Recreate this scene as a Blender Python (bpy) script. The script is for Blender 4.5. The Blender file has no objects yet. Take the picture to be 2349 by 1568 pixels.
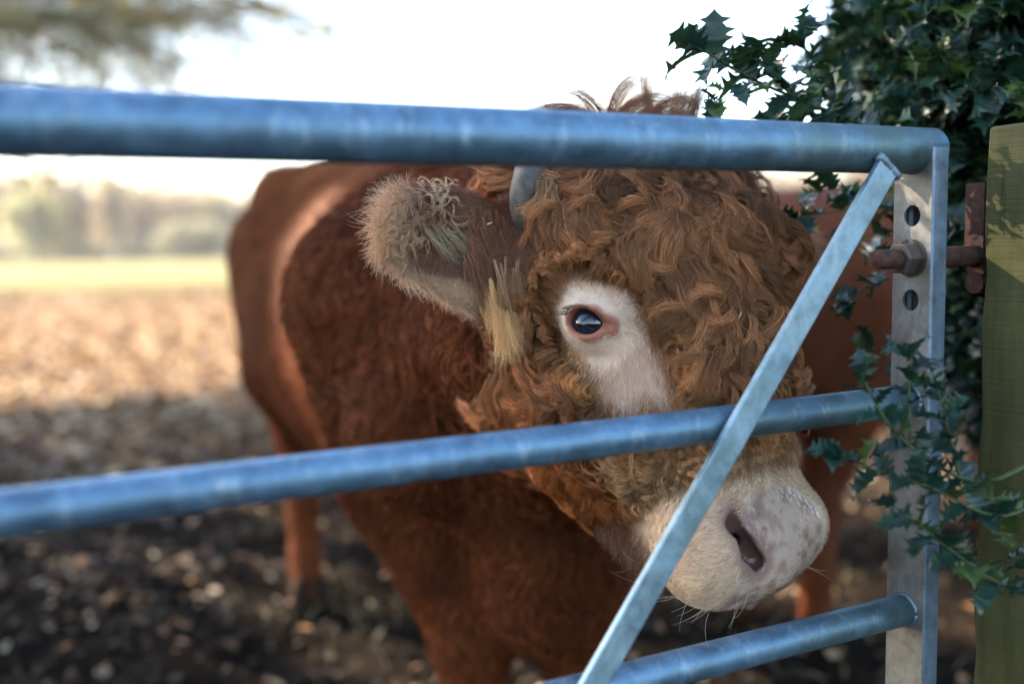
import bpy, math, random
import numpy as np
from mathutils import Vector, Matrix

sc = bpy.context.scene
COL = sc.collection
R_ = math.radians
rnd = random.Random(7)
rng = np.random.default_rng(7)

# ------------------------------------------------------------------ camera
EYE_H = 1.06
PITCH, ROLL = R_(5.7), R_(1.15)
_f = np.array([0, math.cos(PITCH), -math.sin(PITCH)])
_r0 = np.array([1.0, 0, 0]); _u0 = np.array([0, math.sin(PITCH), math.cos(PITCH)])
CAM_R = _r0 * math.cos(ROLL) - _u0 * math.sin(ROLL)
CAM_U = _u0 * math.cos(ROLL) + _r0 * math.sin(ROLL)
CAM_F = _f
CAM_P = np.array([0, 0, EYE_H])
cd = bpy.data.cameras.new('camera'); cam = bpy.data.objects.new('camera', cd); COL.objects.link(cam)
M = Matrix.Identity(4)
for i in range(3):
    M[i][0] = CAM_R[i]; M[i][1] = CAM_U[i]; M[i][2] = -CAM_F[i]; M[i][3] = CAM_P[i]
cam.matrix_world = M
cd.lens = 35; cd.sensor_width = 36; cd.clip_start = 0.02; cd.clip_end = 3000
cd.dof.use_dof = True; cd.dof.focus_distance = 1.06; cd.dof.aperture_fstop = 1.55
sc.camera = cam
FPX = 2284.0
def at(u, v, d):
    """a point of the place, from a reading on the 2349 px wide photograph and a measured depth"""
    return CAM_P + d * (CAM_R * ((u - 1174.5) / FPX) - CAM_U * ((v - 784) / FPX) + CAM_F)

# ------------------------------------------------------------------ world, sun, exposure
SUN_EL, SUN_AZ = R_(27), R_(-57)
w = bpy.data.worlds.new('World'); sc.world = w; w.use_nodes = True
nt = w.node_tree; bg = nt.nodes['Background']
sky = nt.nodes.new('ShaderNodeTexSky'); sky.sky_type = 'NISHITA'; sky.sun_disc = False
sky.sun_elevation = SUN_EL; sky.sun_rotation = SUN_AZ; sky.air_density = 1.0; sky.dust_density = 1.0; sky.ozone_density = 1.0
nt.links.new(sky.outputs[0], bg.inputs[0]); bg.inputs[1].default_value = 0.073
sd = bpy.data.lights.new('sun', 'SUN'); sun = bpy.data.objects.new('sun', sd); COL.objects.link(sun)
sd.energy = 5.0; sd.angle = R_(0.5); sd.color = (1.0, 0.85, 0.64)
SUN_D = Vector((math.sin(SUN_AZ) * math.cos(SUN_EL), math.cos(SUN_AZ) * math.cos(SUN_EL), math.sin(SUN_EL)))
sun.rotation_euler = SUN_D.to_track_quat('Z', 'Y').to_euler(); sun.location = SUN_D * 40
sc.view_settings.view_transform = 'Standard'; sc.view_settings.look = 'None'
sc.view_settings.exposure = 3.15; sc.view_settings.gamma = 1.0
sc.render.engine = 'CYCLES'
cy = sc.cycles
cy.use_denoising = True
cy.max_bounces = 6; cy.diffuse_bounces = 4; cy.glossy_bounces = 3; cy.transmission_bounces = 4; cy.transparent_max_bounces = 6
cy.caustics_reflective = False; cy.caustics_refractive = False
sc.cycles_curves.shape = 'RIBBONS'; sc.cycles_curves.subdivisions = 2

# ------------------------------------------------------------------ object helpers
def props(o, label=None, cat=None, group=None, kind=None):
    if label: o['label'] = label
    if cat: o['category'] = cat
    if group: o['group'] = group
    if kind: o['kind'] = kind
    return o
def wloc(o):
    p = np.zeros(3)
    while o is not None:
        p = p + np.array(o.location); o = o.parent
    return p
def empty(name, loc, label, cat, group=None):
    o = bpy.data.objects.new(name, None); COL.objects.link(o); o.location = tuple(loc); o.empty_display_size = .1
    return props(o, label, cat, group)
def mesh_obj(name, V, F, mat, parent=None, smooth=True, colors=None, loc=None, wet_or_shade=None):
    """V in world coordinates; one mesh object, under its thing when parent is given"""
    V = np.asarray(V, dtype=np.float64).reshape(-1, 3)
    me = bpy.data.meshes.new(name)
    o = bpy.data.objects.new(name, me); COL.objects.link(o)
    base = np.zeros(3)
    if parent is not None:
        o.parent = parent; base = wloc(parent)
    if loc is not None:
        o.location = tuple(np.asarray(loc) - base); base = np.asarray(loc, dtype=float)
    Vl = V - base
    if isinstance(F, np.ndarray) and F.ndim == 2:
        n, k = F.shape
        me.vertices.add(len(Vl)); me.vertices.foreach_set('co', Vl.astype(np.float32).ravel())
        me.loops.add(n * k); me.loops.foreach_set('vertex_index', F.astype(np.int32).ravel())
        me.polygons.add(n); me.polygons.foreach_set('loop_start', np.arange(0, n * k, k, dtype=np.int32))
        me.update(calc_edges=True); me.validate()
    else:
        me.from_pydata([tuple(p) for p in Vl], [], [tuple(f) for f in F]); me.update()
    if smooth:
        me.polygons.foreach_set('use_smooth', np.ones(len(me.polygons), dtype=bool))
    if colors is not None:
        a = me.color_attributes.new('hcol', 'FLOAT_COLOR', 'POINT')
        c4 = np.ones((len(Vl), 4), dtype=np.float32); c4[:, :3] = colors
        a.data.foreach_set('color', c4.ravel())
    if wet_or_shade is not None: me.attributes.new('wet_or_shade', 'FLOAT', 'POINT').data.foreach_set('value', wet_or_shade.astype(np.float32))
    if mat is not None: me.materials.append(mat)
    return o
def curves_obj(name, sets, mat, parent):
    """sets: list of (P[n,k,3], radius[n,k] or [k], color[n,3]); one hair-curves object"""
    hc = bpy.data.hair_curves.new(name)
    sizes = []; P = []; Rr = []; Cc = []
    for p, r, c in sets:
        n, k = p.shape[:2]
        if n == 0: continue
        sizes += [k] * n
        P.append(p.reshape(-1, 3)); Rr.append(np.broadcast_to(r, (n, k)).reshape(-1)); Cc.append(c)
    P = np.concatenate(P) - wloc(parent); Rr = np.concatenate(Rr); Cc = np.concatenate(Cc)
    hc.add_curves(sizes)
    hc.attributes['position'].data.foreach_set('vector', P.astype(np.float32).ravel())
    a = hc.attributes.new('radius', 'FLOAT', 'POINT'); a.data.foreach_set('value', Rr.astype(np.float32))
    a = hc.attributes.new('hcol', 'FLOAT_COLOR', 'CURVE')
    c4 = np.ones((len(Cc), 4), dtype=np.float32); c4[:, :3] = Cc
    a.data.foreach_set('color', c4.ravel())
    hc.materials.append(mat)
    o = bpy.data.objects.new(name, hc); COL.objects.link(o); o.parent = parent
    return o
def norm(v):
    v = np.asarray(v, dtype=float)
    return v / (np.linalg.norm(v, axis=-1, keepdims=True) + 1e-12)
class MB:
    """collects several shapes into ONE mesh"""
    def __init__(s): s.v = []; s.f = []
    def add(s, V, F):
        o = len(s.v); s.v += [tuple(map(float, p)) for p in V]; s.f += [tuple(int(i) + o for i in f) for f in F]
    def tube(s, pts, rad, n=8, caps=True):
        pts = np.asarray(pts, dtype=float); k = len(pts)
        rad = np.broadcast_to(np.asarray(rad, dtype=float), (k,))
        tan = norm(np.gradient(pts, axis=0))
        ref = np.array([0, 0, 1.0]) if abs(tan[0][2]) < .8 else np.array([1.0, 0, 0])
        a = norm(np.cross(tan[0], ref)); V = []
        for i in range(k):
            a = norm(a - tan[i] * np.dot(a, tan[i])); b = np.cross(tan[i], a)
            for j in range(n):
                t = 2 * math.pi * j / n
                V.append(pts[i] + rad[i] * (a * math.cos(t) + b * math.sin(t)))
        F = [(i * n + j, i * n + (j + 1) % n, (i + 1) * n + (j + 1) % n, (i + 1) * n + j) for i in range(k - 1) for j in range(n)]
        if caps:
            F.append(tuple(range(n - 1, -1, -1))); F.append(tuple((k - 1) * n + j for j in range(n)))
        s.add(V, F)
    def box(s, c, ax, ay, az, hx, hy, hz):
        c = np.asarray(c, dtype=float)
        V = [c + sx * hx * ax + sy * hy * ay + sz * hz * az for sx in (-1, 1) for sy in (-1, 1) for sz in (-1, 1)]
        s.add(V, [(0, 1, 3, 2), (4, 6, 7, 5), (0, 4, 5, 1), (2, 3, 7, 6), (0, 2, 6, 4), (1, 5, 7, 3)])
    def obj(s, name, mat, parent=None, smooth=True, bevel=0, loc=None):
        o = mesh_obj(name, s.v, s.f, mat, parent, smooth, loc=loc)
        if bevel:
            m = o.modifiers.new('bevel', 'BEVEL'); m.width = bevel; m.segments = 2; m.limit_method = 'ANGLE'; m.angle_limit = R_(40)
            o.data.polygons.foreach_set('use_smooth', np.zeros(len(o.data.polygons), dtype=bool))
        return o

# value noise for numpy
_perm = rng.random((32, 32, 32)).astype(np.float32)
def vnoise(p, freq, seed=0):
    q = np.asarray(p) * freq + 13.7 * (seed + 1)
    i = np.floor(q).astype(int); f = q - i; f = f * f * (3 - 2 * f); i &= 31; j = (i + 1) & 31
    def g(a, b, c): return _perm[a[:, 0], b[:, 1], c[:, 2]]
    x0 = g(i, i, i) * (1 - f[:, 0]) + g(j, i, i) * f[:, 0]; x1 = g(i, j, i) * (1 - f[:, 0]) + g(j, j, i) * f[:, 0]
    x2 = g(i, i, j) * (1 - f[:, 0]) + g(j, i, j) * f[:, 0]; x3 = g(i, j, j) * (1 - f[:, 0]) + g(j, j, j) * f[:, 0]
    y0 = x0 * (1 - f[:, 1]) + x1 * f[:, 1]; y1 = x2 * (1 - f[:, 1]) + x3 * f[:, 1]
    return y0 * (1 - f[:, 2]) + y1 * f[:, 2]
def sstep(a, b, x):
    t = np.clip((x - a) / (b - a), 0, 1); return t * t * (3 - 2 * t)

# ------------------------------------------------------------------ materials
class NT:
    def __init__(s, name):
        s.m = bpy.data.materials.new(name); s.m.use_nodes = True; s.t = s.m.node_tree
        s.b = s.t.nodes['Principled BSDF']; s.out = s.t.nodes['Material Output']
    def n(s, typ, **kw):
        nd = s.t.nodes.new(typ)
        for k, v in kw.items(): setattr(nd, k, v)
        return nd
    def l(s, a, b): s.t.links.new(a, b)
    def coord(s, which='Object', scale=(1, 1, 1)):
        c = s.n('ShaderNodeTexCoord'); m = s.n('ShaderNodeMapping'); m.inputs['Scale'].default_value = scale
        s.l(c.outputs[which], m.inputs[0]); return m.outputs[0]
    def noise(s, vec, scale, detail=5, rough=.6, dist=0):
        t = s.n('ShaderNodeTexNoise'); t.inputs['Scale'].default_value = scale; t.inputs['Detail'].default_value = detail
        t.inputs['Roughness'].default_value = rough; t.inputs['Distortion'].default_value = dist
        s.l(vec, t.inputs['Vector']); return t.outputs['Fac']
    def ramp(s, fac, stops):
        r = s.n('ShaderNodeValToRGB'); e = r.color_ramp.elements
        while len(e) < len(stops): e.new(.5)
        for x, (p, c) in zip(e, stops):
            x.position = p; x.color = (*c, 1) if len(c) == 3 else c
        s.l(fac, r.inputs[0]); return r.outputs[0]
    def mix(s, fac, a, b):
        m = s.n('ShaderNodeMix', data_type='RGBA')
        if isinstance(fac, (int, float)): m.inputs[0].default_value = fac
        else: s.l(fac, m.inputs[0])
        for x, i in ((a, 6), (b, 7)):
            if isinstance(x, tuple): m.inputs[i].default_value = (*x, 1)
            else: s.l(x, m.inputs[i])
        return m.outputs[2]
    def bump(s, h, strength, dist):
        b = s.n('ShaderNodeBump'); b.inputs['Strength'].default_value = strength; b.inputs['Distance'].default_value = dist
        s.l(h, b.inputs['Height']); s.l(b.outputs[0], s.b.inputs['Normal'])
    def set(s, **kw):
        for k, v in kw.items():
            i = s.b.inputs[k.replace('_', ' ')]
            if hasattr(v, 'links'): s.l(v, i)
            else: i.default_value = (*v, 1) if isinstance(v, tuple) and len(v) == 3 else v
        return s.m

def hair_mat(name, rough=.42, spec=.30, trans=.14, tips=False):
    t = NT(name)
    a = t.n('ShaderNodeAttribute', attribute_name='hcol')
    col = a.outputs['Color']
    if tips:                                               # hair bleached a little towards its tips
        hi = t.n('ShaderNodeHairInfo'); mm = t.n('ShaderNodeMapRange'); mm.inputs[3].default_value = .80; mm.inputs[4].default_value = 1.42; t.l(hi.outputs['Intercept'], mm.inputs[0])
        vm = t.n('ShaderNodeVectorMath', operation='SCALE'); t.l(col, vm.inputs[0]); t.l(mm.outputs[0], vm.inputs['Scale']); col = vm.outputs[0]
    t.set(Base_Color=col, Roughness=rough, Specular_IOR_Level=spec)
    tr = t.n('ShaderNodeBsdfTranslucent'); t.l(col, tr.inputs[0])
    mx = t.n('ShaderNodeMixShader'); mx.inputs[0].default_value = trans
    t.l(t.b.outputs[0], mx.inputs[1]); t.l(tr.outputs[0], mx.inputs[2]); t.l(mx.outputs[0], t.out.inputs[0])
    return t.m
M_HAIR = hair_mat('hair')
M_CURL = hair_mat('curly hair', spec=.20, tips=True)
M_COAT = hair_mat('body coat', rough=.55, spec=.08, trans=.10)
t = NT('hide'); a = t.n('ShaderNodeAttribute', attribute_name='hcol'); wt = t.n('ShaderNodeAttribute', attribute_name='wet_or_shade')
v = t.coord(); vo = t.n('ShaderNodeTexVoronoi'); vo.inputs['Scale'].default_value = 190; t.l(v, vo.inputs['Vector'])
pm = t.mix(wt.outputs['Fac'], t.noise(v, 300, 3), vo.outputs['Distance'])
t.bump(pm, .35, .0022)
rg_ = t.n('ShaderNodeMapRange'); rg_.inputs[3].default_value = .6; rg_.inputs[4].default_value = .20; t.l(wt.outputs['Fac'], rg_.inputs[0])
sp_ = t.n('ShaderNodeMapRange'); sp_.inputs[3].default_value = .06; sp_.inputs[4].default_value = .5; t.l(wt.outputs['Fac'], sp_.inputs[0])
M_HIDE = t.set(Base_Color=a.outputs['Color'], Roughness=rg_.outputs[0], Specular_IOR_Level=sp_.outputs[0])
# ------------------------------------------------------------------ ground
def ground_h(x, y):
    p = np.stack([x, y, np.zeros_like(x)], 1)
    near = np.exp(-np.maximum(y - 3, 0) / 14.0)
    return ((vnoise(p, 1.1, 1) - .5) * .05 + (vnoise(p, 3.3, 2) - .5) * .05 + (vnoise(p, 8.0, 3) - .5) * .028) * (.25 + .75 * near) - .03
gx = np.concatenate([-np.geomspace(900, 6, 40), np.arange(-5.9, 5.95, .055), np.geomspace(6, 900, 40)])
gy = np.concatenate([-np.geomspace(900, 3, 24), np.arange(-2.9, 9, .055), np.geomspace(9, 1500, 150)])
X, Y = np.meshgrid(gx, gy, indexing='ij')
H = ground_h(X.ravel(), Y.ravel())
nx, ny = len(gx), len(gy)
I, J = np.meshgrid(np.arange(nx - 1), np.arange(ny - 1), indexing='ij'); I = I.ravel(); J = J.ravel()
GF = np.stack([I * ny + J, (I + 1) * ny + J, (I + 1) * ny + J + 1, I * ny + J + 1], 1)
t = NT('field ground')
v = t.coord()
sep = t.n('ShaderNodeSeparateXYZ'); t.l(v, sep.inputs[0])
def mr(a, b, src):
    m = t.n('ShaderNodeMapRange', interpolation_type='SMOOTHSTEP'); m.inputs[1].default_value = a; m.inputs[2].default_value = b
    t.l(src, m.inputs[0]); return m.outputs[0]
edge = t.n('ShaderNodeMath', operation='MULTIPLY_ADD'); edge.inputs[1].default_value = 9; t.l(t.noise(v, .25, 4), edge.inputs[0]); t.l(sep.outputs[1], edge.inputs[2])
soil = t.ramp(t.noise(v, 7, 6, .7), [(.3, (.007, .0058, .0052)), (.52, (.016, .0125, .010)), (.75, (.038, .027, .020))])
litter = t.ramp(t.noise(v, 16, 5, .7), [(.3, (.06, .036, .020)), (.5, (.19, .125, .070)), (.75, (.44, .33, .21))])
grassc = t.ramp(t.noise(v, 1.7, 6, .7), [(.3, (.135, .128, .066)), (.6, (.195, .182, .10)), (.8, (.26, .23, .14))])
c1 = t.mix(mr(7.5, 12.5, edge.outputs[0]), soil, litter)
brown = t.ramp(t.noise(v, 5, 5, .7), [(.3, (.06, .045, .024)), (.7, (.12, .09, .05))])  # dark band in the ground colour, standing in for a tree's shade
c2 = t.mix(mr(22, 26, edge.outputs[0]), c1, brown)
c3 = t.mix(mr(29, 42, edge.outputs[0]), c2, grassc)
t.bump(t.noise(v, 30, 5, .7), .6, .03)
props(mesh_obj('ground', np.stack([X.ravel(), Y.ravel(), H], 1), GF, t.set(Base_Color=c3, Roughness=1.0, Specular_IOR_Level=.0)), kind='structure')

def col_mat(name, rough=.8, spec=.2, trans=0.0):
    return hair_mat(name, rough, spec, trans)
M_LITTER = col_mat('dead leaves', .7, .12, .12)
# leaf litter: small curled dead leaves, uncountable
def leaf_litter(n):
    y = 1.0 + 25 * rng.random(n) ** 1.7
    x = (rng.random(n) * 2 - 1) * (.62 * y + .6)
    pat = vnoise(np.stack([x, y, x * 0], 1), .9, 5)
    keep = (rng.random(n) < .25 + 1.1 * sstep(.35, .7, pat)) | (y > 7)
    x, y = x[keep], y[keep]; n = len(x)
    z = ground_h(x, y) + .006 + .02 * rng.random(n)
    L = (.022 + .034 * rng.random(n)) * (.45 + .55 * sstep(2.5, 6, y)) * (1 + .02 * y); W = L * (.35 + .4 * rng.random(n))
    a = rng.random(n) * 6.283; tilt = rng.normal(0, .38, (n, 2))
    ex = np.stack([np.cos(a), np.sin(a), tilt[:, 0]], 1); ex = norm(ex)
    ey = norm(np.stack([-np.sin(a), np.cos(a), tilt[:, 1]], 1)); ez = norm(np.cross(ex, ey))
    c = np.stack([x, y, z], 1); V = []
    curl = (rng.random(n) * .9 - .2) * W
    tmpl = [(-1, 0, 0), (-.35, -1, 1), (.45, -.8, 1), (1, 0, .3), (.45, .8, 1), (-.35, 1, 1)]
    for px, py, pz in tmpl:
        V.append(c + ex * (px * L)[:, None] + ey * (py * W)[:, None] + ez * (pz * curl)[:, None])
    V = np.stack(V, 1).reshape(-1, 3)
    b = np.arange(n)[:, None] * 6
    F = np.concatenate([b + [0, 1, 2, 3], b + [0, 3, 4, 5]])
    pal = np.array([(.38, .20, .10), (.24, .12, .055), (.56, .40, .23), (.12, .062, .035), (.38, .25, .16), (.64, .50, .34), (.18, .095, .06)])
    wet_or_shade = .09 + .91 * np.maximum(sstep(3.2, 7, y), (rng.random(n) < .13) * .85)  # near leaves painted darker for the shade there, a few kept bright as glints
    C = np.repeat(pal[rng.integers(0, len(pal), n)] * (.7 + .6 * rng.random((n, 1))) * wet_or_shade[:, None], 6, 0)
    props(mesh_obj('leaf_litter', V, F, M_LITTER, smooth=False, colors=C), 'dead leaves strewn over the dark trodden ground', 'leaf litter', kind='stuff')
leaf_litter(72000)
def blades(n, cx, cy_, sx, sy, h, width, pal, lean=.5):
    x = cx + sx * rng.normal(0, 1, n); y = cy_ + sy * rng.normal(0, 1, n); z = ground_h(x, y)
    hh = h * (.4 + .8 * rng.random(n)); a = rng.random(n) * 6.283; le = rng.normal(0, lean, (n, 2))
    b = np.stack([x, y, z], 1); s = np.stack([np.cos(a), np.sin(a), a * 0], 1) * width
    mid = b + np.stack([le[:, 0] * hh * .35, le[:, 1] * hh * .35, hh * .6], 1); tip = b + np.stack([le[:, 0] * hh, le[:, 1] * hh, hh], 1)
    V = np.stack([b - s, b + s, mid + s * .7, mid - s * .7, tip + s * .15, tip - s * .15], 1).reshape(-1, 3)
    k = np.arange(n)[:, None] * 6
    C = np.repeat(np.array(pal)[rng.integers(0, len(pal), n)] * (.7 + .6 * rng.random((n, 1))), 6, 0)
    return V, np.concatenate([k + [0, 1, 2, 3], k + [3, 2, 4, 5]]), C
def merge(parts):
    o = 0; V, F, C = [], [], []
    for v_, f_, c_ in parts: V.append(v_); F.append(f_ + o); C.append(c_); o += len(v_)
    return np.concatenate(V), np.concatenate(F), np.concatenate(C)
straw = [(.26, .20, .11), (.20, .15, .08), (.32, .26, .15), (.14, .12, .05)]
tufts = []
for _ in range(14):
    y = rnd.uniform(3.5, 9); x = rnd.uniform(-.55, .62) * y
    tufts.append(blades(rnd.randint(14, 50), x, y, .05, .05, rnd.uniform(.05, .16), .003, straw, .8))
for (u, v_, d) in ((745, 1210, 4.0), (730, 1190, 4.4), (1830, 1340, 2.9), (1960, 1330, 2.7), (1900, 1290, 3.0), (1745, 1400, 2.6), (870, 1420, 2.7), (740, 1440, 2.8), (940, 1400, 2.9), (660, 1340, 3.1), (800, 1330, 3.2)):
    p = at(u, v_, d); tufts.append(blades(16, p[0], p[1], .14, .12, .05, .003, straw, .9))
V, F, C = merge(tufts)
props(mesh_obj('dry_grass', V, F, M_LITTER, smooth=False, colors=C), 'dry straw-coloured grass tufts on the trodden ground', 'grass', kind='stuff')

# ------------------------------------------------------------------ trees
M_BARK = NT('mossy bark'); v = M_BARK.coord()
M_BARK.bump(M_BARK.noise(v, 12, 6, .7), .8, .03)
M_BARK = M_BARK.set(Base_Color=M_BARK.ramp(M_BARK.noise(v, 5, 6, .7), [(.3, (.05, .042, .028)), (.55, (.10, .095, .045)), (.75, (.16, .15, .06))]), Roughness=.9)
M_PALEBARK = NT('pale bark'); v = M_PALEBARK.coord()
M_PALEBARK = M_PALEBARK.set(Base_Color=M_PALEBARK.ramp(M_PALEBARK.noise(v, 2, 5), [(.35, (.30, .26, .21)), (.65, (.50, .46, .40))]), Roughness=.9)
M_CROWN = col_mat('tree crown', .7, .2, .5)
def branch_pts(a, b, sag, r, n=7):
    t_ = np.linspace(0, 1, n)[:, None]; a = np.array(a, float); b = np.array(b, float)
    p = a + (b - a) * t_; p[:, 2] += sag * np.sin(np.pi * t_[:, 0])
    L = np.linalg.norm(b - a); p[1:-1] += np.array([[r.gauss(0, 1) for _ in range(3)] for _ in range(n - 2)]) * L * .02
    return p
def quads_at(c, size, pal, flat=0.0):
    n = len(c); nn = norm(rng.normal(0, 1, (n, 3)) + np.array([0, 0, flat])); a = norm(np.cross(nn, norm(rng.normal(0, 1, (n, 3))))); b = np.cross(nn, a)
    s = (size * (.6 + .8 * rng.random(n)))[:, None]
    V = np.stack([c - a * s, c - b * s * .5, c + a * s, c + b * s * .5], 1).reshape(-1, 3)
    C = np.repeat(np.array(pal)[rng.integers(0, len(pal), n)] * (.7 + .6 * rng.random((n, 1))), 4, 0)
    return V, np.arange(n * 4).reshape(n, 4), C
def twig_blades(a, b, w0):
    """thin three-sided twigs from a[n] to b[n]"""
    d = norm(b - a); s = norm(np.cross(d, np.array([.3, .2, 1.0]))); u_ = np.cross(d, s); n = len(a); w0 = np.broadcast_to(w0, (n,))[:, None]
    V = []
    for k in range(3):
        o = s * math.cos(2.094 * k) + u_ * math.sin(2.094 * k); V += [a + o * w0, b + o * w0 * .35]
    V = np.stack(V, 1).reshape(-1, 3); k = np.arange(n)[:, None] * 6
    return V, np.concatenate([k + [0, 2, 3, 1], k + [2, 4, 5, 3], k + [4, 0, 1, 5]])
OAK_PAL = [(.34, .33, .10), (.42, .37, .12), (.44, .32, .12), (.46, .34, .13), (.28, .30, .10), (.46, .26, .10)]
# ---- the oak, its unseen crown shaped and set sunward to shade the gate; its low twigs hang into the top left of the view
_sa = np.array([math.sin(SUN_AZ), math.cos(SUN_AZ), 0]); _sp = np.array([-_sa[1], _sa[0], 0]) * -1
OAK_C = np.array([.5, 2.8, 8.4]) + _sa * 16.2
oak = empty('oak_tree', (OAK_C[0], OAK_C[1], 0), 'mossy tree with low twigs hanging into the upper left corner above the field', 'tree')
tb = MB(); r = random.Random(3)
fork = OAK_C + [0, 0, -3.2]
tb.tube(branch_pts((OAK_C[0], OAK_C[1], -.2), fork, 0, r), np.linspace(.42, .30, 7), 12)
limb_ends = []
for i in range(26):
    a = i * 2.4; q = math.sqrt((i + .5) / 26)
    e = OAK_C + _sa * 3.0 * q * math.cos(a) + _sp * 6.6 * q * math.sin(a) + np.array([0, 0, r.uniform(-1.3, 1.6) * (1 - .5 * q)])
    p = branch_pts(fork, e, .5, r, 8); tb.tube(p, np.linspace(.13, .02, 8), 6); limb_ends.append(p)
# low drooping boughs seen in the photograph
for (u, v_, d, sag) in ((330, 60, 9.0, .3), (520, 40, 10.5, .4), (120, 210, 8.0, .2), (760, 60, 12.5, .5), (420, 150, 10, .2), (60, 340, 7.5, .1), (620, 90, 11.5, .3), (840, 110, 11.0, .4), (700, 30, 10.0, .3), (250, 40, 7.5, .15)):
    e = at(u, v_, d); p = branch_pts(fork + [0, 0, -.3], e, sag, r, 10); tb.tube(p, np.linspace(.12, .022, 10), 6); limb_ends.append(p)
tb.obj('trunk', M_BARK, oak)
tw = []; lc = []
for k, p in enumerate(limb_ends):
    low = k >= 26
    for _ in range(150 if low else 34):
        s_ = (rng.random() ** .6) * (len(p) - 1.001); i = int(s_); a = p[i] + (p[i + 1] - p[i]) * (s_ - i)
        if s_ < 2.0 and not low: continue
        if low and s_ < 4.5: continue
        L = rng.uniform(.4, 1.3); dirn = norm(rng.normal(0, 1, 3) + np.array([0, 0, -.35 if low else .2])); b = a + dirn * L
        tw.append((a, b, .012 if not low else .007))
        for _ in range(5):
            f_ = rng.random(); a2 = a + (b - a) * f_; b2 = a2 + norm(dirn + rng.normal(0, .6, 3)) * L * rng.uniform(.25, .6); tw.append((a2, b2, .005))
            if low:
                for _ in range(4):
                    f3 = rng.random(); a3 = a2 + (b2 - a2) * f3; tw.append((a3, a3 + norm(dirn + rng.normal(0, .7, 3)) * L * rng.uniform(.1, .3), .0032))
                if rng.random() < .24: lc.append(b2 + rng.normal(0, .03, (3, 3)))
n = 15000
q = norm(rng.normal(0, 1, (n, 3))) * (rng.random((n, 1)) ** .4)
c = OAK_C + q[:, :1] * 3.6 * _sa + q[:, 1:2] * 7.2 * _sp + q[:, 2:] * np.array([0, 0, 2.3])
c = c[vnoise(c, .55, 9) + .25 * rng.random(len(c)) > .42]
SV = np.array(SUN_D)
for (u, v_, d, gap) in ((790, 640, 2.0, .17), (795, 800, 2.0, .17), (800, 950, 2.0, .15), (300, 60, 8.5, 1.3), (560, 70, 10.5, 1.3), (800, 100, 11, 1.2), (80, 130, 7.5, .9), (745, 1400, 2.7, .34), (900, 1400, 2.75, .36), (640, 1330, 3.1, .32), (1750, 1395, 2.5, .3), (1900, 1330, 2.7, .38), (330, 1230, 3.3, .3), (120, 1180, 3.5, .34), (600, 1100, 4.2, .4), (2050, 1300, 3.0, .3), (400, 1000, 5.5, .4), (250, 1080, 4.6, .35), (2000, 1080, 4.5, .5)):
    g0 = at(u, v_, d); rel = c - g0; along = rel @ SV; perp = np.linalg.norm(rel - along[:, None] * SV, axis=1)
    c = c[perp > gap]                                  # gaps cut through the leaves along the sun's rays, to light chosen spots
A = np.array([x[0] for x in tw]); B = np.array([x[1] for x in tw]); W0 = np.array([x[2] for x in tw])
tv, tf = twig_blades(A, B, W0)
tcol = np.tile((.30, .27, .13), (len(tv), 1))
lv1 = quads_at(c, .15, OAK_PAL); lv2 = quads_at(np.concatenate(lc), .04, OAK_PAL)
V, F, C = merge([(tv, tf, tcol), lv1, lv2])
mesh_obj('crown', V, F, M_CROWN, oak, smooth=False, colors=C)

# ---- the wood beyond the field, reading as one soft mass, and the trees that stand out of it
def crown_cloud(c, rx, ry, rz, n, size, pal, ntw, root):
    q = norm(rng.normal(0, 1, (n, 3))) * (rng.random((n, 1)) ** .45); pts = np.asarray(c) + q * [rx, ry, rz]
    lv = quads_at(pts, size, pal)
    e = np.asarray(c) + norm(rng.normal(0, 1, (ntw, 3))) * (rng.random((ntw, 1)) ** .3) * [rx, ry, rz]
    s = np.asarray(root) + (np.asarray(c) - np.asarray(root)) * rng.random((ntw, 1)) * .9
    tv, tf = twig_blades(s, e, .05)
    return [(tv, tf, np.tile((.22, .18, .14), (len(tv), 1))), lv]
BARE = [(.21, .155, .10), (.26, .19, .12), (.19, .16, .09), (.24, .165, .115), (.17, .14, .085)]
GREENISH = [(.30, .30, .17), (.34, .32, .20), (.27, .28, .15)]
parts_ = []
r = random.Random(11)
for i in range(150):
    y = r.uniform(120, 165); x = r.uniform(-.62, .75) * y; h = r.uniform(8.5, 13.5) * (1 - .25 * (abs(x / y + .25) < .1))
    parts_ += crown_cloud((x, y, h * .55), r.uniform(2.5, 5), 3, h * .5, 520, .45, GREENISH if r.random() < .15 else BARE, 60, (x, y, 0))
for i in range(90):
    y = r.uniform(112, 120); x = r.uniform(-.62, .75) * y
    parts_ += crown_cloud((x, y, 1.2), 2.6, 1.5, r.uniform(1.2, 2.6), 160, .35, [(.24, .22, .14), (.30, .26, .18), (.22, .22, .14)], 8, (x, y, 0))
V, F, C = merge(parts_)
props(mesh_obj('distant_wood', V, F, M_CROWN, smooth=False, colors=C), 'pale leafless wood along the far edge of the field', 'woodland', kind='stuff')
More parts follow.
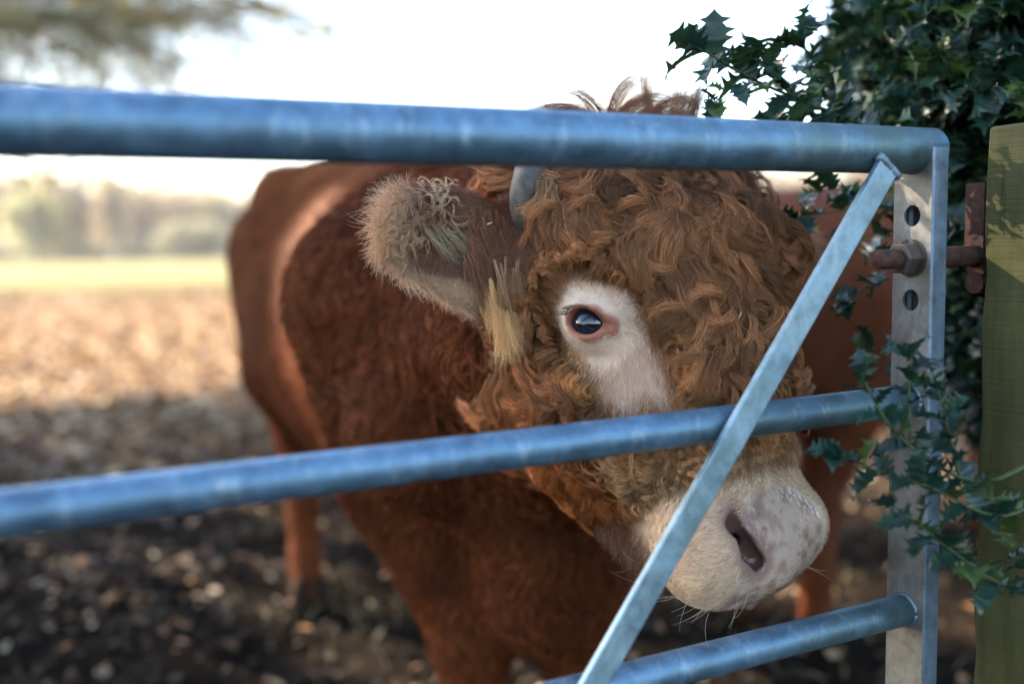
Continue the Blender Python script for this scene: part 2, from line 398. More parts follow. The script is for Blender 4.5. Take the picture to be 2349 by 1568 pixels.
def far_tree(name, u, y, h, cw, label, pal, mat, tr, size=.4, n=1500, lift=.55, zr=.48):
    x = (u - 1174.5) / FPX * y
    o = empty(name, (x, y, 0), label, 'tree')
    m = MB(); r2 = random.Random(int(u)); m.tube(branch_pts((x, y, -.2), (x + .3, y, h * .8), 0, r2, 8), np.linspace(tr, tr * .3, 8), 8)
    for i in range(9):
        z = h * r2.uniform(.3, .75); a = r2.uniform(0, 6.28)
        m.tube(branch_pts((x, y, z), (x + math.cos(a) * cw * .8, y + math.sin(a) * cw * .8, z + h * .2), .2, r2, 5), np.linspace(tr * .4, tr * .1, 5), 5)
    m.obj('trunk', mat, o)
    V, F, C = merge(crown_cloud((x, y, h * lift), cw, cw, h * zr, n, size, pal, 160, (x, y, h * .3)))
    mesh_obj('crown', V, F, M_CROWN, o, smooth=False, colors=C)
far_tree('birch_tree', 268, 108, 9.5, 2.2, 'slender tree with a pale straight trunk at the far edge of the field', BARE, M_PALEBARK, .42, n=500)
far_tree('leafless_tree', 1440, 70, 13.2, 5.5, 'hazy grey leafless tree rising behind the bull above the top rail', [(.36, .33, .30), (.42, .38, .34)], M_PALEBARK, .3, n=1500)
far_tree('green_tree', 95, 104, 7.6, 3.4, 'olive green tree at the left end of the far wood', GREENISH, M_BARK, .25)
far_tree('dark_bush', 455, 100, 4.2, 4.2, 'low dark bush before the wood, left of the bull', [(.16, .17, .11), (.20, .19, .13)], M_BARK, .2, .3, 1500, .45, .5)
# ================================================================== the gate
GP0 = at(0, 277, .66)
GD = CAM_R * 4544 + CAM_U * 322 + CAM_F * 2284; GD[2] = 0; GD = norm(GD)
GN = np.array([GD[1], -GD[0], 0])                       # towards the viewer
def project(P):
    q = np.asarray(P) - CAM_P; d = q @ CAM_F
    return 1174.5 + FPX * (q @ CAM_R) / d, 784 - FPX * (q @ CAM_U) / d, d
def gate_t(u, off=0.0):
    a, b = 0., 3.
    for _ in range(50):
        m = (a + b) / 2
        if project(GP0 + GD * m + GN * off)[0] < u: a = m
        else: b = m
    return a
def gate_pt(u, v, off=0.0):
    d = at(u, v, 1) - CAM_P; P0 = GP0 + GN * off
    return CAM_P + d * ((P0 - CAM_P) @ GN) / (d @ GN)
ST = gate_t(2139, .024)                                # hinge stile: near left edge
Z1 = GP0[2]; Z2 = gate_pt(0, 1177)[2]; Z3 = gate_pt(2075, 1397)[2]
def metal(name, tint, algae, rust=.0, dark=1.0):
    t = NT(name); v = t.coord()
    n1 = t.noise(v, 34, 7, .72); n2 = t.noise(t.coord(scale=(1, 1, .3)), 42, 6, .75); n3 = t.noise(v, 7, 5, .7)
    base = t.ramp(n1, [(.30, tuple(x * .62 * dark for x in tint)), (.5, tuple(x * dark for x in tint)), (.70, tuple(min(1, x * 1.45) * dark for x in tint))])
    base = t.mix(t.ramp(n2, [(.54, (0, 0, 0)), (.72, (.6, .6, .6))]), base, (.50, .58, .64))
    if algae == 'end':
        ln = t.n('ShaderNodeVectorMath', operation='LENGTH'); mp = t.coord(scale=(1, 1, 0)); t.l(mp, ln.inputs[0])
        mr_ = t.n('ShaderNodeMapRange'); mr_.inputs[1].default_value = .42; mr_.inputs[2].default_value = .04; t.l(ln.outputs['Value'], mr_.inputs[0])
        mu = t.n('ShaderNodeMath', operation='MULTIPLY', use_clamp=True); t.l(mr_.outputs[0], mu.inputs[0]); t.l(t.ramp(n3, [(.36, (0, 0, 0)), (.66, (.75, .75, .75))]), mu.inputs[1])
        base = t.mix(mu.outputs[0], base, (.10, .13, .055))
    elif algae: base = t.mix(t.ramp(n3, [(.62 - algae * .35, (0, 0, 0)), (.80 - algae * .2, (.8, .8, .8))]), base, (.09, .12, .045))
    if rust: base = t.mix(t.ramp(n3, [(.5, (0, 0, 0)), (.8, (rust, rust, rust))]), base, (.20, .13, .085))
    t.bump(n1, .12, .002)
    return t.set(Base_Color=base, Metallic=.7, Roughness=t.ramp(n1, [(.3, (.42,) * 3), (.7, (.62,) * 3)]), Specular_IOR_Level=.4)
M_GALV = metal('galvanised steel', (.145, .245, .345), 'end')
M_GALV2 = metal('galvanised steel with algae', (.22, .33, .44), .42)
M_STILE = metal('weathered stile steel', (.34, .32, .29), 0, .6)
M_STILEF = metal('blue grey stile steel', (.20, .255, .32), 0)
t = NT('rusty iron'); v = t.coord(); nz = t.noise(v, 90, 6, .7); t.bump(nz, .5, .002)
M_RUST = t.set(Base_Color=t.ramp(nz, [(.3, (.035, .018, .013)), (.55, (.10, .044, .029)), (.75, (.20, .10, .065))]), Roughness=.75, Metallic=.2)
gate = empty('field_gate', GP0 * [1, 1, 0] + GD * ST, 'galvanised tubular steel field gate with a slanting flat brace, across the whole view', 'gate')
def rail(z, r_, t0, t1, mat):
    m = MB(); P0 = GP0 * [1, 1, 0] + [0, 0, z]; n = 40
    m.tube([P0 + GD * t_ for t_ in np.linspace(t0, t1, n)], r_, 24)
    return m.obj('rail', mat, gate)
T0 = -1.75; SW = .0245; SD_ = .026
t_ = NT('top rail steel'); 
rail(Z1, .0242, T0, ST + SD_ * .98, M_GALV2 if False else M_GALV)
for z in (Z2, Z3, Z3 - .235, Z3 - .45): rail(z, .0168, T0 + .01, ST + .001, M_GALV)
# flat brace welded to the viewer's side of the rails
a = gate_pt(2040, 374, .026); b = gate_pt(1362, 1568, .026); dr = norm(b - a); e = a + dr * (a[2] - (Z3 - .43)) / -dr[2]
m = MB(); sd_ = norm(np.cross(dr, GN)); m.box((a + e) / 2 - dr * .0, dr, sd_, GN, np.linalg.norm(e - a) / 2, .0133, .0035)
m.obj('brace', metal('brace steel', (.27, .38, .44), .18), gate, bevel=.0012)
# hinge stile: a hollow upright with round holes in the face towards the rails
def stile(t0, holes, name='stile'):
    zt, zb = Z1 + .002, Z3 - .50
    fm = MB(); hwid = SW; P0 = GP0 * [1, 1, 0] + GD * t0
    zs = [zt]; hz = .03
    for h in sorted(holes, reverse=True): zs += [h + hz, h - hz]
    zs.append(zb)
    def P(x, z, y=0): return P0 - GN * x + np.array([0, 0, z]) + GD * y      # x from -hwid (viewer) to hwid
    for i in range(len(zs) - 1):
        if i % 2 == 0:
            fm.add([P(-hwid, zs[i]), P(hwid, zs[i]), P(hwid, zs[i + 1]), P(-hwid, zs[i + 1])], [(0, 1, 2, 3)])
        else:
            zc = (zs[i] + zs[i + 1]) / 2; N = 32; V = []
            for k in range(N):
                a_ = 2 * math.pi * k / N + math.pi / 4; c_, s_ = math.cos(a_), math.sin(a_)
                m_ = 1 / max(abs(c_), abs(s_)); V.append(P(c_ * m_ * hwid, zc + s_ * m_ * hz))
            for k in range(N):
                a_ = 2 * math.pi * k / N + math.pi / 4; V.append(P(.0105 * math.cos(a_), zc + .0112 * math.sin(a_)))
            for k in range(N):
                a_ = 2 * math.pi * k / N + math.pi / 4; V.append(P(.0105 * math.cos(a_), zc + .0112 * math.sin(a_), .003))
            F = [(k, (k + 1) % N, N + (k + 1) % N, N + k) for k in range(N)] + [(N + k, N + (k + 1) % N, 2 * N + (k + 1) % N, 2 * N + k) for k in range(N)]
            fm.add(V, F)
    return fm, P, zt, zb
H1 = gate_pt(2096, 495, 0)[2]; H2 = gate_pt(2092, 688, 0)[2]; HB = gate_pt(2098, 592, 0)[2]
fm, P, zt, zb = stile(ST, [H1, H2])
fm.obj('stile', M_STILE, gate, smooth=False)
m = MB(); r_ = .006
prof = [(-SW, 0), (-SW - .0012, .003), (-SW - .0012, SD_ - .004), (-SW + .003, SD_), (SW - .003, SD_), (SW, SD_ - .003), (SW, 0)]
V = [P(x, z, y) for z in (zt, zb) for x, y in prof]; k = len(prof)
m.add(V, [(i, i + 1, k + i + 1, k + i) for i in range(k - 1)] + [tuple(range(k))[::-1], tuple(range(k, 2 * k))])
m.obj('stile', M_STILEF, gate, smooth=False)
m = MB(); m.tube([P(0, HB, -.050), P(0, HB, -.047), P(0, HB, -.001)], [.0085, .0105, .0105], 20)
m.obj('hinge_bolt', M_RUST, gate)
m = MB(); m.tube([P(0, HB, -.020), P(0, HB, -.0185), P(0, HB, -.0012)], [.0155, .0175, .0175], 6); m.tube([P(0, HB, -.0011), P(0, HB, -.0002)], [.0205, .0205], 24)
m.obj('hinge_nut', metal('nut steel', (.15, .12, .10), 0, .9), gate, smooth=False)
m = MB(); m.tube([P(0, HB, SD_ + .0005), P(0, HB, .10)], .0115, 16)
m.obj('hinge_rod', M_RUST, gate)

M_WELD = metal('weld metal', (.20, .27, .31), 0, .25)
wm = MB(); c_ = a + dr * .004 - GN * .001
wm.tube([c_ + sd_ * q_ + GN * .002 * rnd.random() for q_ in np.linspace(-.017, .017, 12)], [.0042 + .0014 * rnd.random() for _ in range(12)], 8); wm.obj('weld', M_WELD, gate)
for z_, rr_ in ((Z2, .0168), (Z3, .0168)):
    ring = []
    for k in range(29):
        a_ = 2 * math.pi * k / 28; ring.append(GP0 * [1, 1, 0] + GD * (ST - .001) + [0, 0, z_] + (GN * math.cos(a_) + np.array([0, 0, 1.]) * math.sin(a_)) * rr_)
    wm = MB(); wm.tube(ring, [.0022 + .0011 * rnd.random() for _ in ring], 8); wm.obj('weld', M_WELD, gate)

# ================================================================== wooden gate post with its hinge iron
t = NT('weathered green post wood'); v = t.coord(scale=(1, 1, 1))
g = t.noise(t.coord(scale=(14, 14, 1.2)), 4, 6, .7); saw = t.noise(t.coord(scale=(1.5, 1.5, 60)), 5, 3, .6); blot = t.noise(v, 9, 5, .65)
c = t.ramp(g, [(.3, (.045, .044, .012)), (.55, (.084, .079, .021)), (.75, (.12, .108, .038))])
c = t.mix(t.ramp(saw, [(.45, (0, 0, 0)), (.8, (.15, .15, .15))]), c, (.055, .055, .02))
crk = t.noise(t.coord(scale=(26, 26, .7)), 3, 3, .5)
c = t.mix(t.ramp(crk, [(.63, (0, 0, 0)), (.68, (.75, .75, .75))]), c, (.022, .020, .009))
c = t.mix(t.ramp(blot, [(.55, (0, 0, 0)), (.75, (.6, .6, .6))]), c, (.10, .085, .05))
t.bump(t.ramp(saw, [(.3, (0, 0, 0)), (.7, (1, 1, 1))]), .18, .004)
M_POST = t.set(Base_Color=c, Roughness=.85)
PT = ST + SD_ + .058; PB = .022                        # the post stands towards the viewer from the gate line
while project(GP0 + GD * PT + GN * PB + [0, 0, -.12])[0] < 2256: PT += .001
ptop = 1.06
while project(GP0 * [1, 1, 0] + GD * PT + GN * PB + [0, 0, ptop])[1] > 292: ptop += .002
pc = GP0 * [1, 1, 0] + GD * (PT + .075) + GN * (PB + .075)
post = empty('gate_post', pc, 'square green weathered wooden gate post at the right edge', 'post')
m = MB(); n = 30; V = []
for k in range(n + 1):
    z = -.4 + (ptop + .4) * k / n
    for (sx, sy) in ((-1, -1), (1, -1), (1, 1), (-1, 1)):
        j = .0016 * math.sin(k * 2.3 + sx * 3 + sy) ; V.append(pc + GD * (sx * .075 + j) + GN * (sy * .075 + j * .7) + [0, 0, z])
F = [(k * 4 + i, k * 4 + (i + 1) % 4, k * 4 + 4 + (i + 1) % 4, k * 4 + 4 + i) for k in range(n) for i in range(4)] + [(3, 2, 1, 0), (n * 4, n * 4 + 1, n * 4 + 2, n * 4 + 3)]
m.add(V, F); m.obj('timber', M_POST, post, bevel=.003, smooth=False)
m = MB(); hp = GP0 * [1, 1, 0] + GD * (ST + .105) - GN * .004
m.box(hp + GD * .012 + [0, 0, HB + .035], GD, GN, ZD if 'ZD' in globals() else np.array([0, 0, 1.]), .016, .012, .045)
m.tube([hp + GD * -.002 + [0, 0, HB - .03], hp + GD * .05 + [0, 0, HB - .03]], .012, 12)
m.box(hp + GD * .07 + [0, 0, HB], GD, GN, np.array([0, 0, 1.]), .07, .010, .02)
m.obj('hinge_bracket', M_RUST, post, smooth=False)
# ================================================================== signed distance modelling
def smin(a, b, k):
    h = np.clip(.5 + .5 * (b - a) / k, 0, 1); return b + (a - b) * h - k * h * (1 - h)
def smax(a, b, k): return -smin(-a, -b, k)
def cap(p, a, b, ra, rb):
    a = np.asarray(a, dtype=np.float32); b = np.asarray(b, dtype=np.float32); ab = b - a
    h = np.clip(((p - a) @ ab) / (ab @ ab), 0, 1)
    q = p - a - h[:, None] * ab
    return np.sqrt((q * q).sum(1)) - (ra + (rb - ra) * h)
def chain(p, pts, rad, k=None):
    d = None
    for i in range(len(pts) - 1):
        e = cap(p, pts[i], pts[i + 1], rad[i], rad[i + 1])
        d = e if d is None else (np.minimum(d, e) if k is None else smin(d, e, k))
    return d
def ell(p, c, r, axes=None):
    q = p - np.asarray(c, dtype=np.float32)
    if axes is not None: q = q @ np.asarray(axes, dtype=np.float32).T
    r = np.asarray(r, dtype=np.float32)
    k0 = np.sqrt(((q / r) ** 2).sum(1)); k1 = np.sqrt(((q / (r * r)) ** 2).sum(1))
    return k0 * (k0 - 1) / np.maximum(k1, 1e-6)
def table(stations, n=256, blur=9):
    st = np.array(stations, dtype=float); x = np.linspace(st[0, 0], st[-1, 0], n)
    T = np.stack([np.interp(x, st[:, 0], st[:, i]) for i in range(1, st.shape[1])], 1)
    ker = np.hanning(blur + 2)[1:-1]; ker /= ker.sum()
    Tp = np.pad(T, ((blur // 2, blur // 2), (0, 0)), mode='edge')
    return x, np.stack([np.convolve(Tp[:, i], ker, 'valid') for i in range(T.shape[1])], 1)
def loft(x, y, z, tab, ex=2.3, jaw=0.0):
    """stations along x: (half width in y, low z, high z)"""
    X, T = tab
    xc = np.clip(x, X[0], X[-1])
    hw = np.interp(xc, X, T[:, 0]); lo = np.interp(xc, X, T[:, 1]); hi = np.interp(xc, X, T[:, 2])
    cz = (lo + hi) / 2; hz = (hi - lo) / 2
    tz = (z - cz) / hz
    hwz = hw * (1 + jaw * np.clip(tz, -1.2, 1.2)) if jaw else hw
    rho = ((np.abs(y) / hwz) ** ex + np.abs(tz) ** ex) ** (1 / ex)
    d = (rho - 1) * np.minimum(hw, hz)
    dx = np.abs(x - xc)
    return np.sqrt(np.maximum(d, 0) ** 2 + dx ** 2) + np.minimum(d, 0)

def surface_nets(sdf, gx, gy, gz, coarse=4):
    """a closed quad mesh of sdf<0 on a rectilinear grid, evaluated only near the surface"""
    def ev(I, J, K):
        P = np.stack([gx[I], gy[J], gz[K]], 1).astype(np.float32); out = np.empty(len(P), np.float32)
        for s in range(0, len(P), 200000): out[s:s + 200000] = sdf(P[s:s + 200000])
        return out
    def trim(g): return g[: (len(g) - 1) // coarse * coarse + 1]
    gx, gy, gz = trim(gx), trim(gy), trim(gz)
    n = [(len(g) - 1) // coarse + 1 for g in (gx, gy, gz)]
    I, J, K = np.meshgrid(*[np.arange(m) * coarse for m in n], indexing='ij')
    D = ev(I.ravel(), J.ravel(), K.ravel()).reshape(n)
    cell = lambda g: np.diff(g[::coarse])
    diag = np.sqrt(cell(gx)[:, None, None] ** 2 + cell(gy)[None, :, None] ** 2 + cell(gz)[None, None, :] ** 2)
    mn = np.full([m - 1 for m in n], 1e9, np.float32)
    for a in (0, 1):
        for b in (0, 1):
            for c in (0, 1):
                mn = np.minimum(mn, np.abs(D[a:a + n[0] - 1, b:b + n[1] - 1, c:c + n[2] - 1]))
    act = mn < diag * 1.0 + .006
    full = np.repeat(np.repeat(np.repeat(D, coarse, 0), coarse, 1), coarse, 2)[:len(gx), :len(gy), :len(gz)].copy()
    mask = np.zeros(full.shape, bool)
    A = np.repeat(np.repeat(np.repeat(act, coarse, 0), coarse, 1), coarse, 2)
    mask[:A.shape[0], :A.shape[1], :A.shape[2]] |= A
    mask[1:, :, :] |= mask[:-1, :, :].copy(); mask[:, 1:, :] |= mask[:, :-1, :].copy(); mask[:, :, 1:] |= mask[:, :, :-1].copy()
    I, J, K = np.nonzero(mask); full[I, J, K] = ev(I, J, K)
    neg = full < 0
    cnt = np.zeros([m - 1 for m in full.shape], np.int8)
    for a in (0, 1):
        for b in (0, 1):
            for c in (0, 1):
                cnt += neg[a:a + cnt.shape[0], b:b + cnt.shape[1], c:c + cnt.shape[2]]
    ci, cj, ck = np.nonzero((cnt > 0) & (cnt < 8))
    vid = np.full(cnt.shape, -1, np.int32); vid[ci, cj, ck] = np.arange(len(ci))
    acc = np.zeros((len(ci), 3)); num = np.zeros(len(ci))
    G = (gx, gy, gz)
    for ax in range(3):
        o1, o2 = [(1, 2), (0, 2), (0, 1)][ax]
        for a in (0, 1):
            for b in (0, 1):
                off = [0, 0, 0]; off[o1] = a; off[o2] = b
                i, j, k = ci + off[0], cj + off[1], ck + off[2]
                e = [0, 0, 0]; e[ax] = 1
                d0 = full[i, j, k]; d1 = full[i + e[0], j + e[1], k + e[2]]
                s = (d0 < 0) != (d1 < 0); tt = np.where(s, d0 / np.where(s, d0 - d1, 1), 0)
                P = np.stack([gx[i], gy[j], gz[k]], 1)
                idx = (i, j, k)[ax]; P[:, ax] += tt * (G[ax][np.minimum(idx + 1, len(G[ax]) - 1)] - G[ax][idx])
                acc[s] += P[s]; num[s] += 1
    V = acc / num[:, None]
    F = []
    for ax in range(3):
        o1, o2 = [(1, 2), (2, 0), (0, 1)][ax]
        sl0 = [slice(1, -1)] * 3; sl1 = [slice(1, -1)] * 3
        sl0[ax] = slice(0, -1); sl1[ax] = slice(1, None)
        a = neg[tuple(sl0)]; b = neg[tuple(sl1)]
        i, j, k = np.nonzero(a != b); fl = a[i, j, k]
        idx = [i + 1, j + 1, k + 1]; idx[ax] = idx[ax] - 1
        def cellid(da, db):
            q = [x.copy() for x in idx]; q[o1] = q[o1] - da; q[o2] = q[o2] - db
            return vid[q[0], q[1], q[2]]
        q = np.stack([cellid(1, 1), cellid(0, 1), cellid(0, 0), cellid(1, 0)], 1)
        q[~fl] = q[~fl][:, ::-1]; F.append(q)
    F = np.concatenate(F); F = F[(F >= 0).all(1)]
    return V, F
def grad(sdf, P, h=.0015):
    P = P.astype(np.float32); g = np.zeros_like(P)
    for a in range(3):
        e = np.zeros(3, np.float32); e[a] = h
        for s in range(0, len(P), 200000):
            g[s:s + 200000, a] = (sdf(P[s:s + 200000] + e) - sdf(P[s:s + 200000] - e)) / (2 * h)
    return g
def axis_grid(lo, hi, flo, fhi, hc, hf):
    a = np.arange(lo, flo, hc); b = np.arange(flo, fhi, hf); c = np.arange(fhi, hi, hc)
    return np.concatenate([a, b, c])

# ================================================================== the bull: frames
HEAD_YAW, HEAD_PITCH = R_(40), R_(25)
FD = np.array([math.sin(HEAD_YAW), -math.cos(HEAD_YAW), 0]); ZD = np.array([0, 0, 1.0])
HR = np.array([FD[1], -FD[0], 0])                       # the bull's right: towards the left of the photo
HL = -ZD * math.cos(HEAD_PITCH) + FD * math.sin(HEAD_PITCH)   # poll to muzzle
HN = FD * math.cos(HEAD_PITCH) + ZD * math.sin(HEAD_PITCH)    # out of the face
EYE_P = at(1355, 742, 1.055)
EYE_LOC = np.array([0.0, .136, .024])
HO = EYE_P - EYE_LOC[0] * HL - EYE_LOC[1] * HR - EYE_LOC[2] * HN
HM = np.stack([HL, HR, HN])
def to_head(P): return (P - HO.astype(np.float32)) @ HM.T.astype(np.float32)
def hw(l, w_, n): return HO + l * HL + w_ * HR + n * HN
B0 = np.array([.08, 1.58, 0]); _ba = R_(20.5)
BF = np.array([math.sin(_ba), -math.cos(_ba), 0]); BR = np.array([BF[1], -BF[0], 0])
BM = np.stack([-BF, BR, ZD])
def to_body(P): return (P - B0.astype(np.float32)) @ BM.T.astype(np.float32)
def bw(s, r, z): return B0 - s * BF + r * BR + z * ZD

TORSO = table([(-.14, .10, .72, .96), (0, .23, .53, 1.12), (.2, .29, .50, 1.20), (.5, .315, .49, 1.24), (.9, .345, .45, 1.265), (1.2, .345, .48, 1.295),
               (1.45, .31, .58, 1.33), (1.65, .27, .66, 1.31), (1.8, .20, .78, 1.23), (1.9, .1, .92, 1.12)], blur=25)
#            l     half w  back n  front n
SKULL = table([(-.235, 0.077, -.11, -.03), (-.2, 0.117, -.15, .03), (-.14, 0.140, -.19, .066), (-.06, 0.140, -.215, .090), (0, 0.128, -.215, .094), (.06, 0.113, -.20, .088),
               (.13, 0.098, -.165, .078), (.19, 0.088, -.11, .070), (.235, 0.084, -.075, .068), (.27, 0.087, -.058, .062), (.295, 0.080, -.05, .042), (.310, 0.057, -.038, .014), (.318, 0.028, -.028, -.004)], blur=17)
EAR_B = at(1205, 600, 1.135); EAR_T = at(880, 522, 1.075)
EX = norm(EAR_T - EAR_B); _ef = norm(-CAM_F + .15 * ZD); EY = norm(np.cross(_ef, EX)); EZ = np.cross(EX, EY)   # along, up, opening towards viewer
if EY[2] < 0: EY = -EY; EZ = np.cross(EX, EY)
if EZ @ CAM_F > 0: EZ = -EZ
EAR_L = np.linalg.norm(EAR_T - EAR_B)
FE_B = hw(-.085, -.145, -.04); FE_T = FE_B + .19 * norm(-HR * .95 + FD * .25 + ZD * .08)
E_N = norm(.88 * HR + .47 * HN)                          # the eye looks this way
E_A = norm(HN - (HN @ E_N) * E_N); E_B = norm(np.cross(E_N, E_A)); E_B = E_B if E_B @ HL > 0 else -E_B
LID = norm(E_A * .80 + E_B * .60); LIDN = norm(np.cross(E_N, LID))

def nostril(q):
    qm = np.stack([q[:, 0], np.abs(q[:, 1]), q[:, 2]], 1); far = q[:, 1] < 0
    a = chain(qm, [(.226, .066, .070), (.243, .070, .062), (.266, .062, .054), (.282, .045, .050)], [.0040, .0075, .0125, .0095], .006)
    b = chain(qm, [(.228, .080, .052), (.246, .086, .042), (.268, .080, .030)], [.003, .005, .006], .004)
    return np.where(far, b, a)
def nostril_deep(q):
    qm = np.stack([q[:, 0], np.abs(q[:, 1]), q[:, 2]], 1)
    return np.where(q[:, 1] < 0, 1.0, cap(qm, (.262, .064, .050), (.225, .046, -.012), .0085, .007))
def mouth(q):
    qm = np.stack([q[:, 0], np.abs(q[:, 1]), q[:, 2]], 1)
    return chain(qm, [(.306, .0, -.040), (.296, .045, -.047), (.268, .082, -.056), (.225, .092, -.068)], [.0055, .0055, .005, .003])
def sd_head(P):
    q = to_head(P); l, w_, n = q[:, 0], q[:, 1], q[:, 2]; aw = np.abs(w_)
    qm = np.stack([l, aw, n], 1)
    d = loft(l, w_, n, SKULL, 2.5, .30)
    # muzzle: broad upper lip and nose pad
    d = smin(d, ell(qm, (.255, .052, -.002), (.062, .052, .058)), .03)
    d = smin(d, ell(q, (.278, 0, .014), (.045, .062, .047)), .02)
    # lower jaw, lip and chin
    jaw = chain(qm, [(.02, .05, -.19), (.15, .036, -.135), (.255, .034, -.080)], [.055, .044, .030])
    d = smin(d, jaw, .018)
    d = smin(d, ell(q, (.262, 0, -.088), (.032, .052, .030)), .012)
    # cheek, brow, face crest
    d = smin(d, ell(qm, (.04, .082, -.10), (.10, .045, .08)), .05)
    d = smin(d, ell(qm, (-.048, .120, .016), (.05, .036, .036)), .03)
    d = smin(d, cap(qm, (.03, .119, -.02), (.15, .092, -.02), .022, .018), .03)
    # nostril: raised wing and a comma-shaped opening
    d = smin(d, ell(qm, (.258, .072, .028), (.034, .026, .034)), .016)
    nos = nostril(q)
    d = smax(d, -nos, .006)
    d = smax(d, -nostril_deep(q), .005)
    d = smax(d, -mouth(q), .004)
    # eye: lid bulge, almond opening, inner corner
    pe = P - EYE_P.astype(np.float32)
    d = smin(d, np.sqrt((pe * pe).sum(1)) - .0265, .022)
    ax = np.stack([LID, LIDN, E_N])
    op = ell(P, EYE_P + .022 * E_N, (.0188, .0140, .020), ax)
    op = smin(op, ell(P, EYE_P + .022 * E_N + .024 * LID + .003 * LIDN, (.012, .0045, .012), ax), .006)
    d = smax(d, -op, .005)
    ring = np.abs(op - .004) - .0022
    ring = smax(ring, np.sqrt((pe * pe).sum(1)) - .030, .004)
    d = smin(d, ring, .006)
    return d
def sd_ear(P, B, X, Y, Z, L, detail=True):
    q = np.stack([(P - B.astype(np.float32)) @ v.astype(np.float32) for v in (X, Y, Z)], 1)
    x = q[:, 0] / L
    hwid = np.interp(x, [-.2, 0, .2, .5, .8, .95, 1.1], [.036, .056, .065, .059, .044, .029, .008])
    cy_ = np.interp(x, [-.2, 0, .3, .7, 1.], [-.010, -.012, -.006, .004, .006])
    th = np.interp(x, [-.2, 0, .4, 1.], [.034, .036, .028, .018])
    dx = np.maximum(np.abs(q[:, 0] - L * .38) - L * .57, 0)
    rho = np.sqrt(((q[:, 1] - cy_) / hwid) ** 2 + (q[:, 2] / th) ** 2)
    d = np.sqrt(np.maximum((rho - 1) * th, 0) ** 2 + dx ** 2) + np.minimum((rho - 1) * th, 0)
    sc_ = ell(q, (L * .66, -.008, .026), (L * .33, .033, .026))
    d = smax(d, -sc_, .012)
    return d
FX = norm(FE_T - FE_B); FY = norm(ZD - (ZD @ FX) * FX); FZ = np.cross(FX, FY); FZ = FZ if FZ @ HN > 0 else -FZ
FORE_R = [bw(.24, .20, .95), bw(.23, .20, .66), bw(.15, .12, .40), bw(.15, .105, .14), bw(.13, .105, .03)]
FORE_L = [bw(.24, -.19, .95), bw(.16, -.14, .66), bw(.10, -.065, .40), bw(.10, -.06, .14), bw(.08, -.06, .03)]
HIND_R = [bw(1.55, .17, 1.02), bw(1.32, .21, .74), bw(1.58, .20, .50), bw(1.50, .20, .14), bw(1.46, .20, .03)]
HIND_L = [bw(1.55, -.17, 1.02), bw(1.40, -.20, .74), bw(1.72, -.18, .50), bw(1.62, -.18, .14), bw(1.58, -.18, .03)]
def sd_bull(P):
    q = to_body(P); s, r, z = q[:, 0], q[:, 1], q[:, 2]
    d = loft(s, r, z, TORSO, 2.25)
    rr = [.20, .115, .066, .046, .056]; hr = [.21, .16, .060, .038, .050]
    d = smin(d, chain(P, FORE_R, rr, .03), .05); d = smin(d, chain(P, FORE_L, rr, .03), .05)
    d = smin(d, chain(P, HIND_R, hr, .04), .06); d = smin(d, chain(P, HIND_L, hr, .04), .06)
    d = smin(d, cap(P, bw(.19, .18, 1.07), bw(.06, .215, .76), .11, .12), .04)     # shoulder blade muscle
    d = smin(d, cap(P, bw(1.42, .24, 1.22), bw(1.30, .30, 1.10), .06, .05), .08)    # hip point
    # neck, crest and dewlap
    d = smin(d, cap(P, bw(.28, 0, .97), hw(-.06, 0, -.19), .29, .145), .06)
    d = smin(d, cap(P, bw(.35, 0, 1.07), hw(-.17, 0, -.13), .15, .10), .06)
    d = smin(d, chain(P, [hw(.04, 0, -.24), bw(-.02, .01, .70), bw(.03, .01, .50), bw(.20, .01, .47)], [.08, .11, .12, .13]), .06)
    hd = np.full(len(P), 9., np.float32)
    q = P - HO.astype(np.float32); near = (q * q).sum(1) < .42 ** 2
    if near.any():
        N_ = P[near]; e = smin(sd_ear(N_, EAR_B, EX, EY, EZ, EAR_L), sd_ear(N_, FE_B, FX, FY, FZ, .19), .01)
        hd[near] = smin(sd_head(N_), e, .022)
    return smin(d, hd, .026)
_g = [axis_grid(-1.15, .75, -.20, .48, .014, .0036), axis_grid(.75, 3.45, .86, 1.36, .014, .0036), axis_grid(-.03, 1.42, .55, 1.26, .014, .0036)]
BV, BFc = surface_nets(sd_bull, *_g)
BG = grad(sd_bull, BV)
for _ in range(2):
    dd = sd_bull(BV.astype(np.float32)); st = dd / np.maximum((BG * BG).sum(1), .2)
    BV = BV - np.clip(st, -.004, .004)[:, None] * BG
BG = norm(grad(sd_bull, BV))
bull = empty('bull', bw(.8, 0, 0), 'brown curly-faced bull standing behind the gate with its white-ringed eye on the viewer', 'bull')
def lerp(a, b, t): return a + (b - a) * np.asarray(t)[:, None]
def arr(c, n): return np.tile(np.array(c, dtype=float), (n, 1))
def ear_coord(P, B, X, Y, Z, L): return np.stack([(P - B) @ X / L, (P - B) @ Y, (P - B) @ Z], 1)
def eye_patch(P, side=1):
    """0..1: the white ring round the eye"""
    q = to_head(P.astype(np.float32)); e = P - EYE_P
    if side < 0:
        Pm = HO + q[:, :1] * HL - q[:, 1:2] * HR + q[:, 2:] * HN; e = Pm - EYE_P
    a = e @ E_A; b = e @ HL; dn = e @ E_N
    r = np.sqrt(((a - .008 - .20 * np.maximum(b, 0)) / .0445) ** 2 + ((b - .018) / np.where(b < .018, .076, .085)) ** 2)
    r = r + (vnoise(P, 45, 3) - .5) * .38
    r = np.where(dn > -.09, r, 9.0)
    return 1 - sstep(.82, 1.08, r), r
